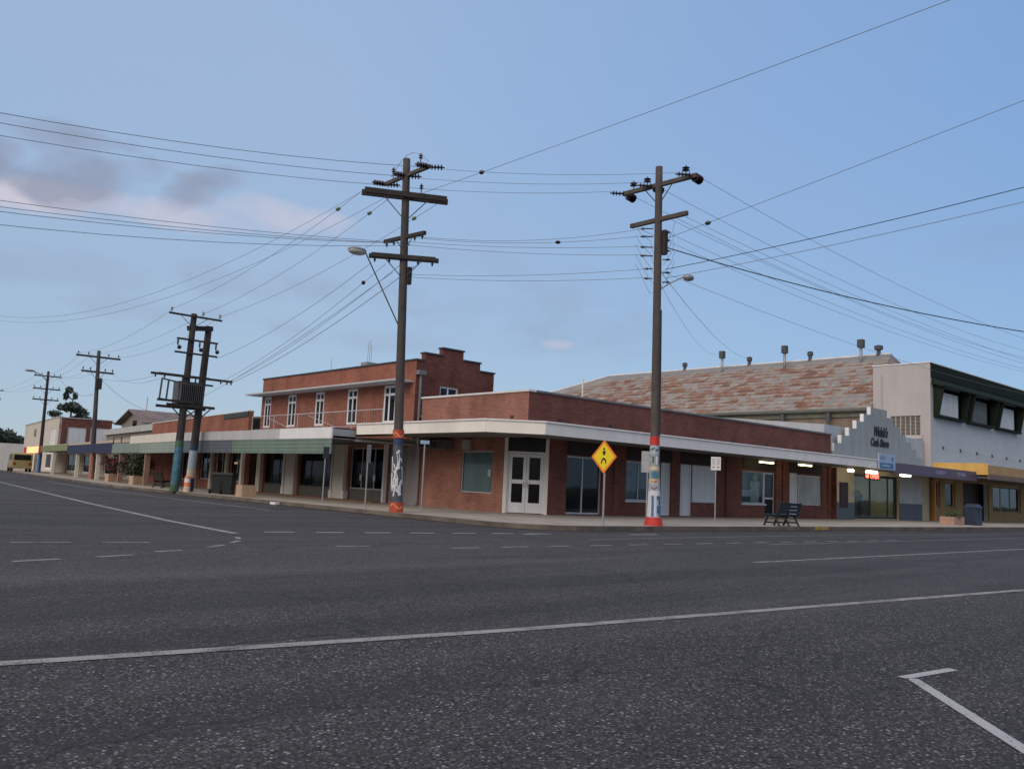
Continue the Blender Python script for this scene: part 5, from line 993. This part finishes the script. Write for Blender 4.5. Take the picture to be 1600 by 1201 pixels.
def clump(mb, c, rad, n, sz, seed, flat=1.0):
    rd = random.Random(seed)
    for i in range(n):
        while True:
            v = Vector((rd.uniform(-1, 1), rd.uniform(-1, 1), rd.uniform(-1, 1)))
            if .25 < v.length < 1: break
        p = Vector(c)+Vector((v.x*rad[0], v.y*rad[1], v.z*rad[2])); a = Vector((rd.gauss(0, 1), rd.gauss(0, 1), rd.gauss(0, 1)*flat)).normalized(); b_ = a.orthogonal().normalized(); s_ = sz*rd.uniform(.6, 1.4)
        mb.add([p-a*s_, p+b_*s_*.5, p+a*s_, p-b_*s_*.5], [(0, 1, 2, 3)])
def planter(label, x, y, w_, d_, h, m, plants=()):
    t = thing('planter_box', label, 'planter', (x, y, .124)); q = MB()
    q.box(WF, x-w_/2, x+w_/2, y-d_/2, y-d_/2+.06, .124, h); q.box(WF, x-w_/2, x+w_/2, y+d_/2-.06, y+d_/2, .124, h); q.box(WF, x-w_/2, x-w_/2+.06, y-d_/2+.06, y+d_/2-.06, .124, h); q.box(WF, x+w_/2-.06, x+w_/2, y-d_/2+.06, y+d_/2-.06, .124, h); q.build('box', m, t)
    MB().box(WF, x-w_/2+.06, x+w_/2-.06, y-d_/2+.06, y+d_/2-.06, .2, h-.05).build('soil', M_GUT, t)
planter('square sandstone planter right of the wheelie bins', 15.55, 33.2, .62, .55, .60, M_PLANTB); planter('square sandstone planter under the flowering shrub, nearer one', 17.3, 51.0, .75, .7, .62, M_PLANTB); planter('square sandstone planter, farther one near the navy awning', 18.3, 58.5, .8, .7, .62, M_PLANTB); planter('low pink concrete planter beside the navy litter bin', 45.3, 17.35, 1.25, .7, .52, M_PLANTP)
def shrub(label, x, y, h, rad, leaves, seed, tiny=.07):
    t = thing('shrub', label, 'shrub', (x, y, .3)); st = MB(); rd = random.Random(seed)
    for i in range(6): a = rd.uniform(0, 6.28); st.tube([(x, y, .25), (x+math.cos(a)*rad*.3, y+math.sin(a)*rad*.3, h*.5), (x+math.cos(a)*rad*.6, y+math.sin(a)*rad*.6, h*.8)], [.03, .02, .01], 5)
    st.build('stems', M_BARK, t); k = max(1, len(leaves))
    for j, (m_, n) in enumerate(leaves):
        q = MB()
        for i in range(5): clump(q, (x+rd.uniform(-.5, .5)*rad, y+rd.uniform(-.5, .5)*rad, h*.62+rd.uniform(-.3, .3)*h*.5), (rad*.55, rad*.55, h*.28), n//5, tiny, seed*10+i+j*7)
        q.build('foliage', m_, t)
shrub('bushy dark shrub with red flowers between the two sandstone planters', 18.2, 54.5, 2.0, 1.3, ((M_LEAF, 1500), (M_LEAFR, 900)), 4); shrub('green leafy shrub in the nearer sandstone planter by the brown post', 17.35, 51.1, 1.9, .65, ((M_LEAFG, 900),), 5); shrub('small dark red shrub in the farther sandstone planter', 18.4, 58.7, 1.8, .9, ((M_LEAF, 800), (M_LEAFR, 500)), 6); shrub('low green shrub in the pink concrete planter', 45.3, 17.35, .95, .45, ((M_LEAFG, 500),), 8, .05)
t = thing('painted_post', 'short orange and white striped bollard between the transformer poles', 'bollard', (14.75, 37.9, .124))
t.location = (15.1, 38.2, .124)
for z0, z1, m_ in ((.12, .38, M_MCREAM), (.38, .55, M_ORB), (.55, .72, M_MWHITE), (.72, .82, M_ORB)): MB().tube([(15.1, 38.2, z0), (15.1, 38.2, z1)], [.16-.05*z0, .16-.05*z1], 12).build('band', m_, t)

# litter and leaves in the gutter (small dark things along the kerb)
lt = MB(); rd = random.Random(5)
for i in range(420):
    y = rd.uniform(18, 40) if i % 2 else None
    if y: x = KX-.04-abs(rd.gauss(0, .10))
    else: x = rd.uniform(17.5, 46); y = KY-.04-abs(rd.gauss(0, .12))
    s_ = rd.uniform(.012, .035); a = rd.uniform(0, 3.14); lt.hexa([(x+math.cos(a+q)*s_, y+math.sin(a+q)*s_, z) for z in (.006, .006+s_*.5) for q in (0, 1.5, 4.7, 3.1)])
tag(lt.build('leaf_litter', mat('dry_litter', (.09, .06, .04), .9, .6, 9)), 'dry leaves and grit scattered along the gutters', 'leaf litter', kind='stuff')
tag(MB().box(WF, 14.62, 14.80, 28.8, 29.2, .006, .10).build('paper_scrap', M_SIGNW), 'white scrap of paper in the gutter below the two-storey building', 'litter')

# ------------------------------------------------------------------ far left: van, wall, trees
t = thing('parked_van', 'faded yellow van parked at the far left edge of the view', 'van', (22.4, 101, 0))
FV = Fr((22.2, 101), (.1191, .9929), (-.9929, .1191))
bd = MB().prism([(-2.3, .45), (2.3, .45), (2.3, 1.15), (1.5, 1.3), (1.0, 2.02), (-2.1, 2.05), (-2.3, 1.9)], FV, -.9, .9).build('body', M_VANY, t, bevel=.06)
wn = MB(); wn.prism([(-2.0, 1.3), (1.25, 1.3), (.9, 1.85), (-2.0, 1.85)], FV, -.915, .915); wn.box(FV, -2.32, -2.29, -.75, .75, 1.3, 1.85); wn.build('windows', M_GLASSD, t)
for u in (-1.5, 1.5):
    for d in (-.82, .82): MB().tube([FV(u, d-.1, .33), FV(u, d+.1, .33)], .33, 14).build('wheel', M_RUBBER, t)
for d in (-.7, .7): MB().box(FV, -2.33, -2.29, d-.12, d+.12, .8, 1.05).build('tail_light', mat('tail_lamp_red', (.25, .02, .02), .3), t)
t = tag(MB().box(WF, 26, 42, 152, 153, 0, 3.9).build('long_wall', M_CREAM), 'long cream wall at the far end of the side street', 'wall')
def tree(label, x, y, h, clumps, seed, m=M_LEAF, tr=.25, sz=.35):
    t = thing('tree', label, 'tree', (x, y, 0)); tk = MB(); rd = random.Random(seed); tk.tube([(x, y, 0), (x+.1, y, h*.4), (x-.1, y, h*.7), (x, y, h)], [tr, tr*.8, tr*.5, tr*.2], 8)
    for c0, r, n in clumps: tk.tube([(x, y, max(.5, c0[2]-r[2]*.8)), (c0[0], c0[1], c0[2])], [tr*.4, tr*.15], 5)
    tk.build('trunk', M_BARK, t); q = MB()
    for i, (c0, r, n) in enumerate(clumps): clump(q, c0, r, n, sz, seed*31+i)
    q.build('crown', m, t)
# straggly tree behind the far building, about 130 m out
tx_, ty_ = 32.75, 124.0
tree('straggly dark tree with a drooping top rising behind the brick and cream building', tx_, ty_, 10.6, [((tx_, ty_, 8.6), (1.25, 1.25, .75), 420), ((tx_+1.0, ty_-.6, 7.9), (.9, .9, .8), 260), ((tx_-.9, ty_+.5, 8.6), (.9, .9, .5), 160), ((tx_-.5, ty_+.3, 10.9), (.5, .5, .45), 160), ((tx_-.8, ty_+.5, 10.1), (.35, .35, .6), 90), ((tx_+.2, ty_, 10.1), (.3, .3, .5), 70), ((tx_+.6, ty_, 6.9), (.9, .9, .7), 160)], 3, sz=.22)
tree('small dark treetop just above the brick wall coping, right of the straggly tree', 34.2, 122, 7.2, [((34.2, 122, 7.0), (.6, .6, .5), 140)], 12, sz=.25)
tree('small dark treetop just above the cream wall, left of the straggly tree', 31.7, 128, 7.6, [((31.7, 128, 7.8), (.9, .9, .45), 140)], 13, sz=.25)
for i, (x, y, h, lab) in enumerate(((22, 196, 8.2, 'leftmost dark tree on the far horizon'), (33, 204, 9.6, 'dark tree on the far horizon, behind the farthest pole'), (42, 200, 7.8, 'low dark tree on the far horizon nearest the cream building'), (50, 210, 7.2, 'far dark tree almost hidden by the cream building'))):
    tree(lab, x, y, h, [((x+random.uniform(-2, 2), y, h*.72), (3.2, 3, h*.24), 500), ((x-3, y, h*.55), (3, 3, h*.22), 350), ((x+3, y, h*.6), (3, 3, h*.2), 350)], 20+i, sz=.6, tr=.4)
